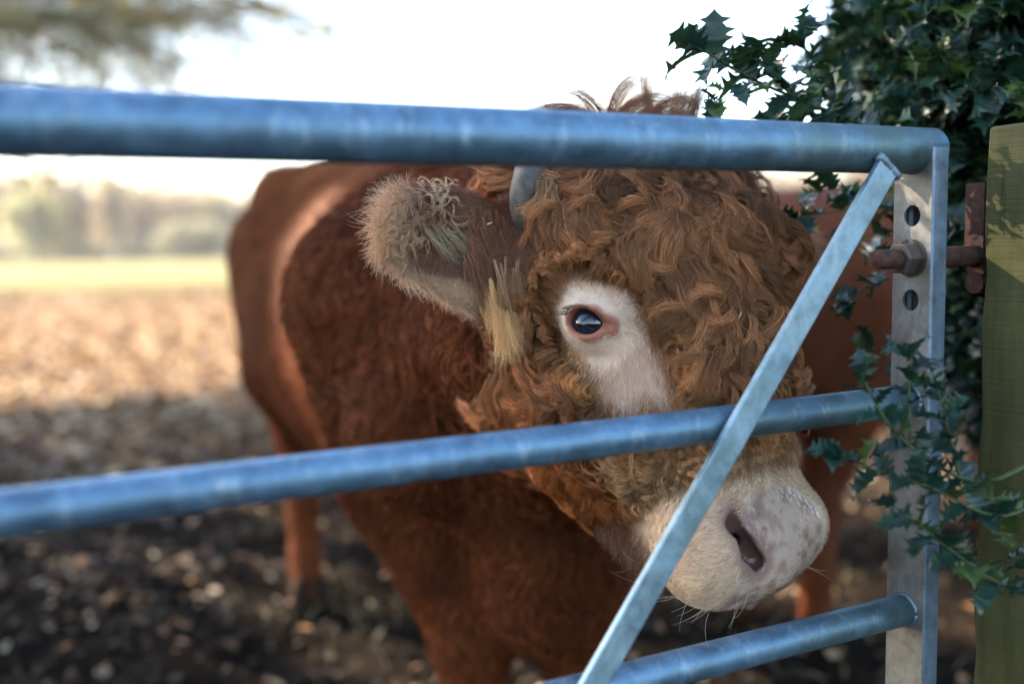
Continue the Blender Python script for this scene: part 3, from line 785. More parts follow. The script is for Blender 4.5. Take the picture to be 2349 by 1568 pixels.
def zones(P):
    q = to_head(P.astype(np.float32)); l, w_, n = q[:, 0], q[:, 1], q[:, 2]
    e1 = ear_coord(P, EAR_B, EX, EY, EZ, EAR_L); e2 = ear_coord(P, FE_B, FX, FY, FZ, .19)
    def inear(e): return (e[:, 0] > .02) & (e[:, 0] < 1.3) & (np.abs(e[:, 1]) < .085) & (np.abs(e[:, 2]) < .055)
    ear1 = inear(e1) & (w_ > .11); ear2 = inear(e2) & (w_ < -.135)
    ear = ear1 | ear2; ex = np.where(ear1, e1[:, 0], e2[:, 0])
    head = ((sd_head(P.astype(np.float32)) < .02) & (l > -.26) & (l < .36)) & ~ear
    return q, head, ear, ear1, e1, ex
def coat_color(P):
    N = len(P); q, head, ear, ear1, e1, ex = zones(P); l, w_, n = q[:, 0], q[:, 1], q[:, 2]
    n1 = vnoise(P, 9, 1); n2 = vnoise(P, 40, 2)
    c = lerp(arr((.100, .025, .0090), N), arr((.205, .058, .0185), N), n1 * .7 + n2 * .3)
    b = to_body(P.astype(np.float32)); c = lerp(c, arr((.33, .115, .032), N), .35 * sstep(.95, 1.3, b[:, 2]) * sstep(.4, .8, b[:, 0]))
    c = lerp(c, arr((.33, .20, .11), N), sstep(.5, .2, b[:, 2]) * sstep(1.1, 1.3, b[:, 0]) * .0)
    h = lerp(arr((.18, .070, .030), N), arr((.42, .190, .080), N), n1 * .5 + n2 * .5)
    h = lerp(h, arr((.24, .078, .022), N), sstep(-.02, .06, l) * sstep(-.02, -.07, n))            # rusty cheek
    h = lerp(h, arr((.42, .225, .10), N), sstep(.07, .17, l) * sstep(-.075, -.02, n))                # tan nose
    m1, r1 = eye_patch(P, 1); m2, r2 = eye_patch(P, -1); m = np.maximum(m1, m2); r = np.minimum(r1, r2)
    h = lerp(h, arr((.47, .21, .065), N), (1 - sstep(1.0, 1.38, r)) * sstep(-.02, .04, l) * .9)
    h = lerp(h, arr((.87, .64, .485), N), m * np.clip(.62 + .5 * sstep(.25, .5, n2 + .35 * (1 - r)), 0, 1))
    mz = sstep(.165, .215, l + .25 * (n2 - .5) * .12 - .35 * np.minimum(n + .02, 0) * 0) * sstep(-.085, -.055, n + .03 * (n1 - .5))
    h = lerp(h, arr((.80, .59, .405), N), mz)
    h = lerp(h, arr((.26, .125, .065), N), sstep(.215, .24, l) * sstep(-.06, -.085, n))
    c = np.where(head[:, None], h, c)
    e = lerp(arr((.29, .130, .075), N), arr((.74, .47, .275), N), np.clip(sstep(.70, 1.02, ex) + .3 * (n2 - .5), 0, 1))
    rim = np.clip(sstep(.030, .050, np.abs(e1[:, 1]) * (1 + .5 * sstep(.6, 1., e1[:, 0]))), 0, 1) * ear1 * sstep(.2, .4, ex) * (e1[:, 1] < .03)
    e = lerp(e, arr((.86, .60, .40), N), rim * .8)
    return np.where(ear[:, None], e, c)
def hide_color(P):
    c = coat_color(P); N = len(P); q, head, ear, ear1, e1, ex = zones(P); l, w_, n = q[:, 0], q[:, 1], q[:, 2]
    mc, rc = eye_patch(P, 1); gap_shade = head * sstep(1.2, 1.6, rc) * (1 - sstep(.03, .12, l)); c = lerp(c, arr((.10, .034, .014), N), gap_shade)  # hide darkened under the curls: shade of the gaps put into the colour
    # inside of the ear: bare darker skin
    hol = ear1 & (np.abs(e1[:, 1] + .008) < .034) & (e1[:, 0] > .35) & (e1[:, 0] < .95) & (e1[:, 2] > -.02)
    c[hol] = c[hol] * .0 + np.array([.16, .10, .075])
    # bare nose pad, mottled
    pad = nose_pad(q) * head
    sp = vnoise(P, 330, 6); sp2 = vnoise(P, 95, 7)
    padc = lerp(arr((.62, .44, .345), N), arr((.40, .25, .195), N), sstep(.35, .75, sp2))
    padc = lerp(padc, arr((.10, .07, .06), N), sstep(.77, .88, sp) * .6)
    c = lerp(c, padc, pad)
    ns = nostril(q.astype(np.float32)); nd_ = nostril_deep(q.astype(np.float32))
    c = lerp(c, arr((.34, .19, .145), N), (1 - sstep(.007, .018, ns)) * head * .85)
    c = lerp(c, arr((.115, .062, .05), N), (1 - sstep(.0005, .0055, ns)) * head)
    c = lerp(c, arr((.016, .009, .008), N), (1 - sstep(.001, .006, nd_)) * head)
    c = lerp(c, arr((.06, .032, .026), N), (1 - sstep(.001, .006, mouth(q.astype(np.float32)))) * head)
    # eyelid skin
    pe = P - EYE_P; ax = np.stack([LID, LIDN, E_N]); o = ell(P.astype(np.float32), EYE_P + .022 * E_N, (.0188, .0140, .020), ax)
    o2 = ell(P.astype(np.float32), EYE_P + .022 * E_N + .024 * LID + .003 * LIDN, (.012, .0045, .012), ax); o = np.minimum(o, o2)
    nr = (np.linalg.norm(pe, axis=1) < .055)
    rimw = .0042 + .006 * sstep(-.004, .012, pe @ LID) + .003 * sstep(0, .012, -(pe @ ZD))
    c = lerp(c, arr((.44, .17, .105), N), (1 - sstep(rimw * .45, rimw, o)) * nr)
    c = lerp(c, arr((.20, .085, .06), N), (1 - sstep(-.004, .0015, o)) * nr)
    return c
def nose_pad(q):
    l, w_, n = q[:, 0], q[:, 1], q[:, 2]; aw = np.abs(w_)
    lo = np.interp(aw, [0, .03, .055, .075], [.212, .216, .236, .262])
    return sstep(lo - .006, lo + .008, l) * (1 - sstep(.062, .082, aw)) * sstep(-.03, -.012, n) * 1.0
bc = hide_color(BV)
_q = to_head(BV.astype(np.float32)); mesh_obj('body', BV, BFc, M_HIDE, bull, colors=bc, wet_or_shade=nose_pad(_q) * (_q[:, 0] > .15))
print('bull verts', len(BV))
# ---- eyes
t = NT('eye'); v = t.coord('Generated')
g = t.n('ShaderNodeTexGradient', gradient_type='SPHERICAL'); mp = t.n('ShaderNodeMapping'); mp.inputs['Location'].default_value = (-.5, -.5, -1.0)
M_EYE = t.set(Base_Color=(.006, .009, .020), Roughness=.03, Specular_IOR_Level=.7, Coat_Weight=.6, Coat_Roughness=.01)
def eyeball(c, nrm):
    nu, nv = 32, 20; V = [c + .0212 * nrm]; r = .0205
    a = norm(np.cross(nrm, ZD)); b = np.cross(nrm, a)
    for i in range(1, nv):
        th = math.pi * i / nv; bulge = 1 + .06 * math.exp(-(th / .5) ** 2)
        for j in range(nu):
            ph = 2 * math.pi * j / nu; V.append(c + r * bulge * (nrm * math.cos(th) + (a * math.cos(ph) + b * math.sin(ph)) * math.sin(th)))
    V.append(c - r * nrm); n_ = len(V)
    F = [(0, 1 + j, 1 + (j + 1) % nu) for j in range(nu)] + [(1 + i * nu + j, 1 + (i + 1) * nu + j, 1 + (i + 1) * nu + (j + 1) % nu, 1 + i * nu + (j + 1) % nu) for i in range(nv - 2) for j in range(nu)]
    F += [(n_ - 1, 1 + (nv - 2) * nu + (j + 1) % nu, 1 + (nv - 2) * nu + j) for j in range(nu)]
    return mesh_obj('eye', V, F, M_EYE, bull)
eyeball(EYE_P + .0015 * E_N, E_N)
# ---- horns
t = NT('horn'); v = t.coord(); rg = t.n('ShaderNodeTexWave', wave_type='BANDS', bands_direction='Z'); rg.inputs['Scale'].default_value = 9; rg.inputs['Distortion'].default_value = 9; rg.inputs['Detail'].default_value = 4
t.l(v, rg.inputs[0]); hn = t.noise(v, 70, 6, .7)
t.bump(t.mix(.7, rg.outputs['Color'], hn), .6, .003)
M_HORN = t.set(Base_Color=t.ramp(hn, [(.3, (.05, .036, .026)), (.5, (.135, .104, .080)), (.72, (.24, .19, .145))]), Roughness=.55)
def surf_at(u, v, d0=1.02):
    a = at(u, v, d0); dr = norm(a - CAM_P)
    for _ in range(120):
        s = float(sd_bull(a[None].astype(np.float32))[0])
        if s < .001: break
        a = a + dr * max(s * .7, .0008)
    return a
_h0 = surf_at(1218, 492); _hd = (_h0 - CAM_P) @ CAM_F
HPX = np.array([at(1235, 525, _hd + .03), at(1214, 492, _hd + .0), at(1208, 440, _hd - .012), at(1222, 375, _hd - .01), at(1258, 322, _hd + .0)])
def horn(pts):
    t_ = np.linspace(0, 1, 24); k = np.linspace(0, 1, len(pts)); p = np.stack([np.interp(t_, k, pts[:, i]) for i in range(3)], 1)
    for _ in range(6): p[1:-1] = (p[:-2] + 2 * p[1:-1] + p[2:]) / 4
    m = MB(); m.tube(p, np.interp(t_, [0, .3, .7, .95, 1], [.0215, .021, .018, .012, .006]) * (1 + .006 * np.sin(t_ * 40)), 28); return m.obj('horn', M_HORN, bull)
horn(HPX)
hq = to_head(HPX.astype(np.float32)); hq[:, 1] *= -1; horn(HO + hq @ HM)


# ---- hooves
t = NT('hoof'); M_HOOF = t.set(Base_Color=t.ramp(t.noise(t.coord(), 30, 4), [(.3, (.014, .010, .007)), (.7, (.035, .026, .018))]), Roughness=.95, Specular_IOR_Level=.05)
for L_ in (FORE_R, FORE_L, HIND_R, HIND_L):
    p = np.array(L_[-1]) * [1, 1, 0]; m = MB()
    for sg in (-1, 1):
        q0 = p + BR * sg * .026 + BF * .012
        m.tube([q0 + [0, 0, .085], q0 + BF * .010 + [0, 0, .05], q0 + BF * .028 + [0, 0, -.02]], [.024, .030, .034], 14)
    m.obj('hoof', M_HOOF, bull)
# ================================================================== hair of the bull
tri = np.concatenate([BFc[:, [0, 1, 2]], BFc[:, [0, 2, 3]]])
TA = np.linalg.norm(np.cross(BV[tri[:, 1]] - BV[tri[:, 0]], BV[tri[:, 2]] - BV[tri[:, 0]]), axis=1) / 2
TC = BV[tri].mean(1)
def sample(n, wt):
    p = TA * wt; p = p / p.sum(); i = rng.choice(len(tri), n, p=p)
    u = rng.random((n, 1)); v_ = rng.random((n, 1)); f = u + v_ > 1; u = np.where(f, 1 - u, u); v_ = np.where(f, 1 - v_, v_)
    a, b, c = BV[tri[i, 0]], BV[tri[i, 1]], BV[tri[i, 2]]
    N = norm(BG[tri[i, 0]] * (1 - u - v_) + BG[tri[i, 1]] * u + BG[tri[i, 2]] * v_)
    return a + (b - a) * u + (c - a) * v_, N
tq, thead, tear, tear1, te1, tex_ = zones(TC)
tl, tw_, tn = tq[:, 0], tq[:, 1], tq[:, 2]
tn_ = norm(np.cross(BV[tri[:, 1]] - BV[tri[:, 0]], BV[tri[:, 2]] - BV[tri[:, 0]]))
seen = np.where((tn_ * norm(CAM_P + [0, 0, .1] - TC)).sum(1) > -.35, 1.0, .12)
tpatch, trr = eye_patch(TC, 1); tp2, tr2 = eye_patch(TC, -1); tpatch = np.maximum(tpatch, tp2); trr = np.minimum(trr, tr2)
tpad = nose_pad(tq) * thead
_ax = np.stack([LID, LIDN, E_N]); _o = np.minimum(ell(TC.astype(np.float32), EYE_P + .022 * E_N, (.0188, .0140, .020), _ax), ell(TC.astype(np.float32), EYE_P + .022 * E_N + .024 * LID + .003 * LIDN, (.012, .0045, .012), _ax))
tlid = (_o < .0065) & (np.linalg.norm(TC - EYE_P, axis=1) < .05)
tnos = np.minimum(nostril(tq.astype(np.float32)), nostril_deep(tq.astype(np.float32))) < .006
bare = (tlid | tnos | (mouth(tq.astype(np.float32)) < .006) | (tpad > .45))
def tang(N, D): return norm(D - (D * N).sum(1)[:, None] * N)
def head_flow(P):
    q = to_head(P.astype(np.float32)); l, w_, n = q[:, 0], q[:, 1], q[:, 2]; s = np.sign(w_)
    front = sstep(-.02, .05, n)
    D = np.outer(.9 - .25 * (1 - front), HL) + np.outer(s * (.55 * front * sstep(.0, .05, np.abs(w_)) * (l < .12)), HR) - np.outer((1 - front) * .65, HN)
    e = P - EYE_P; a = e @ E_A; b = e @ HL; r = np.sqrt(a * a + b * b)[:, None]
    rad = (a[:, None] * E_A + b[:, None] * HL) / np.maximum(r, 1e-4)
    wgt = (1 - sstep(.03, .085, r[:, 0])) * (w_ > 0) * .9
    D = D * (1 - wgt)[:, None] + rad * wgt[:, None]
    # nose: hair sweeps up and sideways off the muzzle
    mz = sstep(.16, .22, l)[:, None]
    D = D * (1 - .8 * mz) + mz * (np.outer(s, HR) * .7 + HL * .15 - HN * .5)
    return D
def jitter_col(c, amt=.28, tone=None):
    n = len(c); k = np.exp(rng.normal(0, amt, n))[:, None]; c = c * k
    if tone is not None: c = c * tone
    return np.clip(c * np.minimum(1, .88 / np.maximum(c.max(1), 1e-4))[:, None], .004, .92)
def short_hair(P, N, D, L, lift, k=5, curve=.5, wob=.12, r0=.00028, r1=.00008):
    n = len(P); T = tang(N, D + rng.normal(0, wob, (n, 3)) * np.linalg.norm(D, axis=1)[:, None]); B = np.cross(N, T)
    s = np.linspace(0, 1, k)[None, :, None]; L = np.asarray(L)[:, None, None]; lf = np.asarray(lift)[:, None, None]
    bend = rng.normal(0, .25, (n, 1, 1))
    pts = P[:, None, :] - N[:, None, :] * .001 + T[:, None, :] * (L * (s * np.sqrt(np.clip(1 - lf * lf, 0, 1)))) + N[:, None, :] * (L * lf * (s - curve * s * s)) + B[:, None, :] * (L * bend * s * s)
    return pts, np.linspace(r0, r1, k)[None, :]
sets_coat, sets_face, sets_curl, sets_ear = [], [], [], []
# ---- short coat over trunk, neck and legs
bodyw = (~thead & ~tear) * seen * np.where(np.linalg.norm(TC - HO, axis=1) < .75, 1.6, 1.0)
P, N = sample(110000, bodyw)
hgt = P[:, 2]; D = np.tile(-BF * .55 - ZD * .75, (len(P), 1)) + np.stack([vnoise(P, 7, s_) - .5 for s_ in (21, 22, 23)], 1) * 1.3
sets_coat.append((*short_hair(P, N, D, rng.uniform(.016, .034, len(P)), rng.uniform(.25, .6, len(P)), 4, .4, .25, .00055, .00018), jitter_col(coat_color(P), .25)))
# ---- short hair of face and muzzle
P, N = sample(95000, thead * seen * ~bare * np.where(tl > .16, 1.5, 1.0) * (1 + 1.2 * (trr < 1.5)))
q = to_head(P.astype(np.float32)); m_, r_ = eye_patch(P, 1)
L = np.where(q[:, 0] > .18, .011, np.where(r_ < 1.0, .0125, np.where(r_ < 1.5, .020, .024))) * rng.uniform(.7, 1.25, len(P))
near = sstep(.024, .045, np.linalg.norm(P - EYE_P, axis=1)); L = L * (.4 + .6 * near)
D = head_flow(P) + np.stack([vnoise(P, 28, s_) - .5 for s_ in (31, 32, 33)], 1) * 1.1
cc = coat_color(P + rng.normal(0, .0062, P.shape))
gap_shade = (sstep(1.2, 1.6, r_) * (1 - sstep(.03, .12, q[:, 0])))[:, None]; cc = cc * (1 - gap_shade) + gap_shade * np.array([.115, .040, .017])      # short red undercoat below the curls, darkened to paint shade into the gaps
speck = (rng.random(len(P)) < .10) & (q[:, 0] > .17); cc[speck] *= .35
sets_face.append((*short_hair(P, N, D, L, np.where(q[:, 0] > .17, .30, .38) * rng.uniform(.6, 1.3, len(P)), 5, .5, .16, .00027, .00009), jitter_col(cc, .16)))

# ---- locks: a centre line that swings and hooks over the surface, and hairs gathered along it
def locks(P, N, D, L, hook, waves, amp, hmax, base_h, K=13, ang_sig=.6, surf=True, th0=None, ph=None, hk=None):
    n = len(P); ds = (L / (K - 1))[:, None]
    if th0 is None: th0 = rng.normal(0, ang_sig, n)
    if ph is None: ph = rng.random(n) * 6.283
    if hk is None: hk = hook * rng.normal(0, 1, n) + np.sign(rng.normal(0, 1, n)) * hook * .6
    pos = P + N * base_h[:, None]; pts = [pos]; fr = [N]; T0 = D; side = []
    for i in range(K):
        s = i / (K - 1)
        g = grad(sd_bull, pos, .003) if surf else N
        nn = norm(g); T = tang(nn, T0); B = np.cross(nn, T)
        th = th0 * (1 - .5 * s) + amp * np.sin(6.283 * waves * s + ph) + hk * s * s
        d = T * np.cos(th)[:, None] + B * np.sin(th)[:, None]
        side.append(np.cross(nn, d)); fr_n = nn
        if i == 0: fr = [nn]
        else: fr.append(nn)
        if i < K - 1:
            pos = pos + d * ds
            if surf:
                dist = sd_bull(pos.astype(np.float32)); tgt = base_h + hmax * np.sin(math.pi * min(1, (s + .08)) ** .8)
                pos = pos + nn * np.clip((tgt - dist) * .8, -.012, .012)[:, None]
            T0 = T0 * .9 + d * .1
            pts.append(pos)
    return np.stack(pts, 1), np.stack(side, 1), np.stack(fr, 1)
def strands(C, S, N, per, wid, thick, col, tip_w=.35, r0=.00026, r1=.00008, fly=.06, colj=.22, pale=None, frizz=.0012, drift=.0022):
    n, K = C.shape[:2]; m = n * per; idx = np.repeat(np.arange(n), per)
    a = rng.uniform(-1, 1, m); b = rng.uniform(0, 1, m) * (1 - a * a * .8)
    flyw = np.where(rng.random(m) < fly, rng.uniform(1.2, 2.6, m), 1.0)
    ln = np.where(rng.random(m) < .15, rng.uniform(.5, .8, m), rng.uniform(.8, 1.02, m))
    s = np.linspace(0, 1, K)
    x = np.clip(s[None] * ln[:, None] * (K - 1), 0, K - 1.001); i0 = x.astype(int); f = (x - i0)[..., None]
    def g(A): Ai = A[idx[:, None], i0]; return Ai * (1 - f) + A[idx[:, None], i0 + 1] * f
    c = g(C); sd = g(S); nn = g(N); sx = (x / (K - 1))
    w = wid[idx][:, None] * (np.interp(sx, [0, .2, .6, 1], [.9, 1.0, .8, tip_w])) * (flyw[:, None] ** sx)
    t_ = thick[idx][:, None] * np.interp(sx, [0, .3, 1], [.4, 1.0, .5]) * (flyw[:, None] ** sx)
    ph = rng.random((m, 1)) * 6.283; fq = rng.uniform(1.0, 2.6, (m, 1))
    wob = frizz * sx * np.sin(6.283 * fq * sx + ph)
    dr1 = rng.normal(0, drift, (m, 1)) * sx ** 1.4; dr2 = np.abs(rng.normal(0, drift * .6, (m, 1))) * sx ** 1.4
    pts = c + sd * (w * a[:, None] + wob + dr1)[..., None] + nn * (t_ * b[:, None] + .5 * wob + dr2)[..., None]
    cc = col[idx]
    if pale is not None:
        k = (rng.random(m) < pale[idx])[:, None]; cc = np.where(k, cc * np.minimum(1.75, .85 / cc.max(1))[:, None] * np.array([1, 1.03, 1.06]), cc)
    return pts, np.linspace(r0, r1, K)[None, :] * np.ones((m, 1)), jitter_col(cc, colj)
# forehead and poll curls: many fine wisps that swing together, and some gathered locks among them
def swirl(P, f, seed, gain):
    return (vnoise(P, f, seed) - .5) * gain
frontness = sstep(-.11, -.05, tn + .25 * (tl < -.12))
curl_w = thead * seen * (1 - sstep(.05, .14, tl)) * frontness * (1 + .3 * (tl < -.1))
curl_w = curl_w * (np.linalg.norm(TC - HPX[1], axis=1) > .045) * (np.linalg.norm(TC - HPX[3], axis=1) > .04)
earb = (np.linalg.norm(TC - EAR_B, axis=1) > .060) & (np.linalg.norm(TC - EAR_B - EX * .04, axis=1) > .055)
curl_w = curl_w * earb * (trr > 1.14)
def wisps(P, N, D, L, f, th_g, hk_g, amp0, amp1, waves, hmax, base, K=12, cid=7.0, grp=.35):
    """fine locks whose swing varies smoothly from place to place; cells of the coat share a hook"""
    n = len(P); cell = np.floor((P @ np.array([[.8, .3, .5], [-.5, .8, .3], [-.3, -.5, .8]])) * 36 + vnoise(P, 30, 77)[:, None] * 1.2).astype(int)
    h = (cell[:, 0] * 73856093 ^ cell[:, 1] * 19349663 ^ cell[:, 2] * 83492791) & 1023
    tab = rng.random((1024, 5)); c = tab[h]
    th0 = swirl(P, f, 101, th_g) + (c[:, 0] - .5) * 1.7 + rng.normal(0, .09, n)
    hk = swirl(P, f * .8, 102, hk_g) + (c[:, 1] - .5) * hk_g * 1.0 + rng.normal(0, .16, n)
    ph = c[:, 2] * 6.283 + vnoise(P, f, 103) * 3 + rng.normal(0, .12, n)
    amp = amp0 + (amp1 - amp0) * c[:, 3] + rng.normal(0, .04, n); wv = waves[0] + (waves[1] - waves[0]) * c[:, 4]
    hb = base * (.2 + 1.7 * tab[(h + 37) & 1023, 1]) + rng.uniform(0, .0025, n)
    C, S, NN = locks(P, N, D, L * rng.uniform(.75, 1.15, n), 0, wv, amp, hmax * (.5 + tab[(h + 11) & 1023, 0]), hb, K, th0=th0, ph=ph, hk=hk)
    tone = np.exp((tab[(h + 91) & 1023, 2] - .5) * 1.0 + rng.normal(0, .17, n))[:, None]
    return C, S, NN, tone
P, N = sample(12500, curl_w)
n = len(P); wside = (P - HO) @ HR
D = head_flow(P) + np.stack([vnoise(P, 12, s_) - .5 for s_ in (41, 42, 43)], 1) * 1.6
shortr = .32 + .68 * sstep(1.12, 1.85, np.minimum(eye_patch(P, 1)[1], 3))
C, S, NN, tone = wisps(P, N, D, (.068 + .022 * (rng.random(n) - .5)) * shortr, 22, 2.4, 5.6, .35, 1.15, (.45, 1.05), .012, .006 + .013 * sstep(.02, -.10, wside) * sstep(.06, -.04, (P - HO) @ HL), 12)
sets_curl.append(strands(C, S, NN, 13, rng.uniform(.0010, .0034, n), rng.uniform(.0008, .0024, n), coat_color(P) * tone, .35, .00021, .00006, fly=.10, pale=rng.uniform(0, .22, n) ** 1.5, colj=.28, frizz=.0018))
P, N = sample(330, curl_w * (trr > 1.6))
n = len(P); D = head_flow(P) + np.stack([vnoise(P, 14, s_) - .5 for s_ in (41, 42, 43)], 1) * 2.0
C, S, NN = locks(P, N, D, rng.uniform(.055, .10, n), np.where(rng.random(n) < .5, 2.4, .8), rng.uniform(.4, .95, n), rng.uniform(.3, 1.0, n), rng.uniform(.008, .017, n), rng.uniform(.006, .014, n) + .013 * sstep(.02, -.10, (P - HO) @ HR) * sstep(.06, -.04, (P - HO) @ HL), 13, .7)
sets_curl.append(strands(C, S, NN, 60, rng.uniform(.004, .0105, n), rng.uniform(.002, .005, n), coat_color(P) * np.exp(rng.normal(.12, .28, n))[:, None], .22, .00021, .00006, fly=.16, pale=rng.uniform(.03, .35, n), colj=.34, frizz=.0024, drift=.0036))
# shorter waves on temple and behind the eye
P, N = sample(3600, thead * seen * (tl < .06) * (tl > -.17) * (tn < .03) * (tn > -.095 - .05 * (tl > .02)) * (trr > 1.36) * (np.linalg.norm(TC - EAR_B - EX * .03, axis=1) > .05))
n = len(P); D = head_flow(P) - HN * .3 + np.stack([vnoise(P, 16, s_) - .5 for s_ in (44, 45, 46)], 1) * 1.1
C, S, NN, tone = wisps(P, N, D, .038, 22, 1.2, 1.6, .15, .5, (.4, .9), .004, .0025, 9)
sets_curl.append(strands(C, S, NN, 13, rng.uniform(.0014, .0034, n), rng.uniform(.0006, .0016, n), coat_color(P) * tone, .4, .00021, .00006, fly=.08, pale=rng.uniform(0, .10, n), colj=.26))
# wavy hair of cheek, jaw and nose bridge
P, N = sample(7200, thead * seen * (sstep(-.03, .02, tl) * (tl < .185) * (tn < .01) * (trr > 1.28) + .5 * (tl > .06) * (tl < .185) * (tn >= .01) * (trr > 1.2)))
q = to_head(P.astype(np.float32)); n = len(P); nose = sstep(-.03, .02, q[:, 2])
D = head_flow(P) + np.stack([vnoise(P, 11, s_) - .5 for s_ in (51, 52, 53)], 1) * 1.2
C, S, NN, tone = wisps(P, N, D, (.052 - .026 * nose) * (1 - .6 * sstep(.11, .19, q[:, 0])) * (.62 + .38 * sstep(1.3, 2.2, np.minimum(eye_patch(P, 1)[1], 3))), 15, .9, 1.3, .2, .7, (.7, 1.5), .005, .004 * (1 - .7 * nose), 12)
sets_curl.append(strands(C, S, NN, 13, rng.uniform(.0014, .0036, n), rng.uniform(.0008, .002, n), coat_color(P) * tone, .18, .00021, .00006, fly=.08, colj=.28, pale=rng.uniform(0, .2, n) ** 1.4))
# woolly neck and brisket
nd = np.linalg.norm(TC - HO, axis=1)
P, N = sample(6500, ~thead * ~tear * (nd < 1.0) * (TC[:, 2] > .42) * seen * (1 - sstep(.38, .95, nd) * .92))
n = len(P); D = np.tile(-ZD * .9 - BF * .35, (n, 1)) + np.stack([vnoise(P, 8, s_) - .5 for s_ in (61, 62, 63)], 1) * 1.2
C, S, NN, tone = wisps(P, N, D, .040 - .014 * sstep(.35, .8, np.linalg.norm(P - HO, axis=1)), 14, 1.6, 2.2, .25, .8, (.6, 1.3), .0045, .002, 8)
sets_coat.append(strands(C, S, NN, 8, rng.uniform(.0018, .0045, n), rng.uniform(.0008, .002, n), coat_color(P) * tone ** .7, .4, .00038, .00014, pale=rng.uniform(0, .12, n)))
P, N = sample(5200, ~thead * ~tear * seen * (nd > .55) * (TC[:, 2] > .3))
n = len(P); D = np.tile(-ZD * .8 - BF * .5, (n, 1)) + np.stack([vnoise(P, 6, s_) - .5 for s_ in (61, 62, 63)], 1) * 1.0
C, S, NN, tone = wisps(P, N, D, .026, 10, 1.0, 1.2, .2, .5, (.5, 1.0), .003, .0015, 6)
sets_coat.append(strands(C, S, NN, 8, rng.uniform(.003, .007, n), rng.uniform(.0008, .002, n), coat_color(P) * tone ** .6, .4, .00055, .0002, pale=rng.uniform(0, .10, n)))
# tufts that stand up from the poll
def free_locks(roots, dirs, L, hook, K=13):
    P = np.array(roots); n = len(P); D = norm(np.array(dirs)); side0 = norm(np.cross(D, CAM_F + rng.normal(0, .3, (n, 3)))); pts = [P]; S = []; NN = []; d = D; ax = norm(np.cross(side0, D))
    for i in range(K):
        s = i / (K - 1); ang = (np.asarray(hook) * (.4 + 1.6 * s) / K)[:, None]
        sd_ = norm(np.cross(d, ax)); S.append(sd_); NN.append(ax)
        if i < K - 1:
            d = norm(d * np.cos(ang) + sd_ * np.sin(ang)); P = P + d * (np.asarray(L) / (K - 1))[:, None]; pts.append(P)
    return np.stack(pts, 1), np.stack(S, 1), np.stack(NN, 1)
ro, di, le, ho = [], [], [], []
for (u0, u1, vv, nn_, L0, dirx, hk) in ((1385, 1490, 395, 22, .138, -.05, 2.4), (1515, 1545, 395, 8, .128, .06, -.3), (1560, 1660, 400, 6, .085, .5, 1.6), (1400, 1470, 395, 8, .142, -.3, 2.8)):
    for _ in range(nn_):
        p = surf_at(rnd.uniform(u0, u1), vv + rnd.uniform(-10, 40)); ro.append(p); le.append(L0 * rnd.uniform(.7, 1.15)); ho.append(hk * rnd.uniform(.5, 1.4) * rnd.choice((1, 1, -1)))
        di.append(ZD + CAM_R * (dirx + rnd.gauss(0, .22)) - CAM_F * rnd.uniform(.0, .4))
C, S, NN = free_locks(ro, di, le, ho); n = len(C)
sets_curl.append(strands(C, S, NN, 120, rng.uniform(.006, .011, n), rng.uniform(.003, .006, n), arr((.17, .075, .036), n), .5, .00022, .00007, fly=.12, pale=np.full(n, .1), frizz=.002))
# curls falling over the horn
ro, di, le, ho = [], [], [], []
for _ in range(12):
    p = at(rnd.uniform(1240, 1275), rnd.uniform(410, 480), _hd - .035); ro.append(p); le.append(rnd.uniform(.035, .06)); ho.append(rnd.uniform(-2, 2)); di.append(-ZD + CAM_R * rnd.uniform(-.6, .5) - CAM_F * rnd.uniform(0, .5))
C, S, NN = free_locks(ro, di, le, ho); n = len(C)
sets_curl.append(strands(C, S, NN, 50, rng.uniform(.004, .007, n), rng.uniform(.002, .004, n), arr((.40, .22, .10), n), .5, fly=.1, pale=np.full(n, .2)))

# ---- ears
P, N = sample(26000, tear * seen)
q_, h_, er, er1, e1, ex = zones(P)
e1l = ear_coord(P, EAR_B, EX, EY, EZ, EAR_L)
inner = er1 & (np.abs(e1l[:, 1] + .008) < .036) & (e1l[:, 0] > .3) & (N @ EZ > .2)
D = np.tile(EX * .55 - ZD * .6, (len(P), 1)) + np.stack([vnoise(P, 22, s_) - .5 for s_ in (71, 72, 73)], 1) * 1.0
out = ear_coord(P, EAR_B, EX, EY, EZ, EAR_L)
rimness = np.clip(1 - np.abs(N @ EZ) * 1.3, 0, 1) * er1
D = D + (EY * np.sign(e1l[:, 1:2]) * rimness[:, None] * 1.2)
Lh = (.015 + .016 * sstep(.4, .95, ex) + .010 * rimness) * rng.uniform(.6, 1.3, len(P)); Lh = np.where(inner, Lh * .8, Lh)
sets_ear.append((*short_hair(P, N, D, Lh, np.clip(.35 + .45 * sstep(.55, 1., ex) + .2 * rimness, 0, .9) * rng.uniform(.7, 1.2, len(P)), 6, .35, .22, .00026, .00007), jitter_col(coat_color(P), .2)))
# pale curls in the upper hollow and at the tip
P, N = sample(170, tear1 * (tex_ > .6) * (tn_ @ EZ > -.1) * (te1[:, 1] > .0 - .05 * (tex_ > .85)) * (np.where(tex_ > .8, 1.6, 1.)))
n = len(P); D = np.tile(EX * .3 - EY * .8, (n, 1)) + rng.normal(0, .5, (n, 3))
C, S, NN = locks(P, N, D, rng.uniform(.020, .034, n), 1.3, rng.uniform(.4, .8, n), rng.uniform(.3, .9, n), rng.uniform(.003, .008, n), rng.uniform(.001, .003, n), 11, .9)
sets_ear.append(strands(C, S, NN, 6, rng.uniform(.0008, .0020, n), rng.uniform(.001, .002, n), arr((.66, .45, .26), n), .6, fly=.16, pale=np.full(n, .15)))
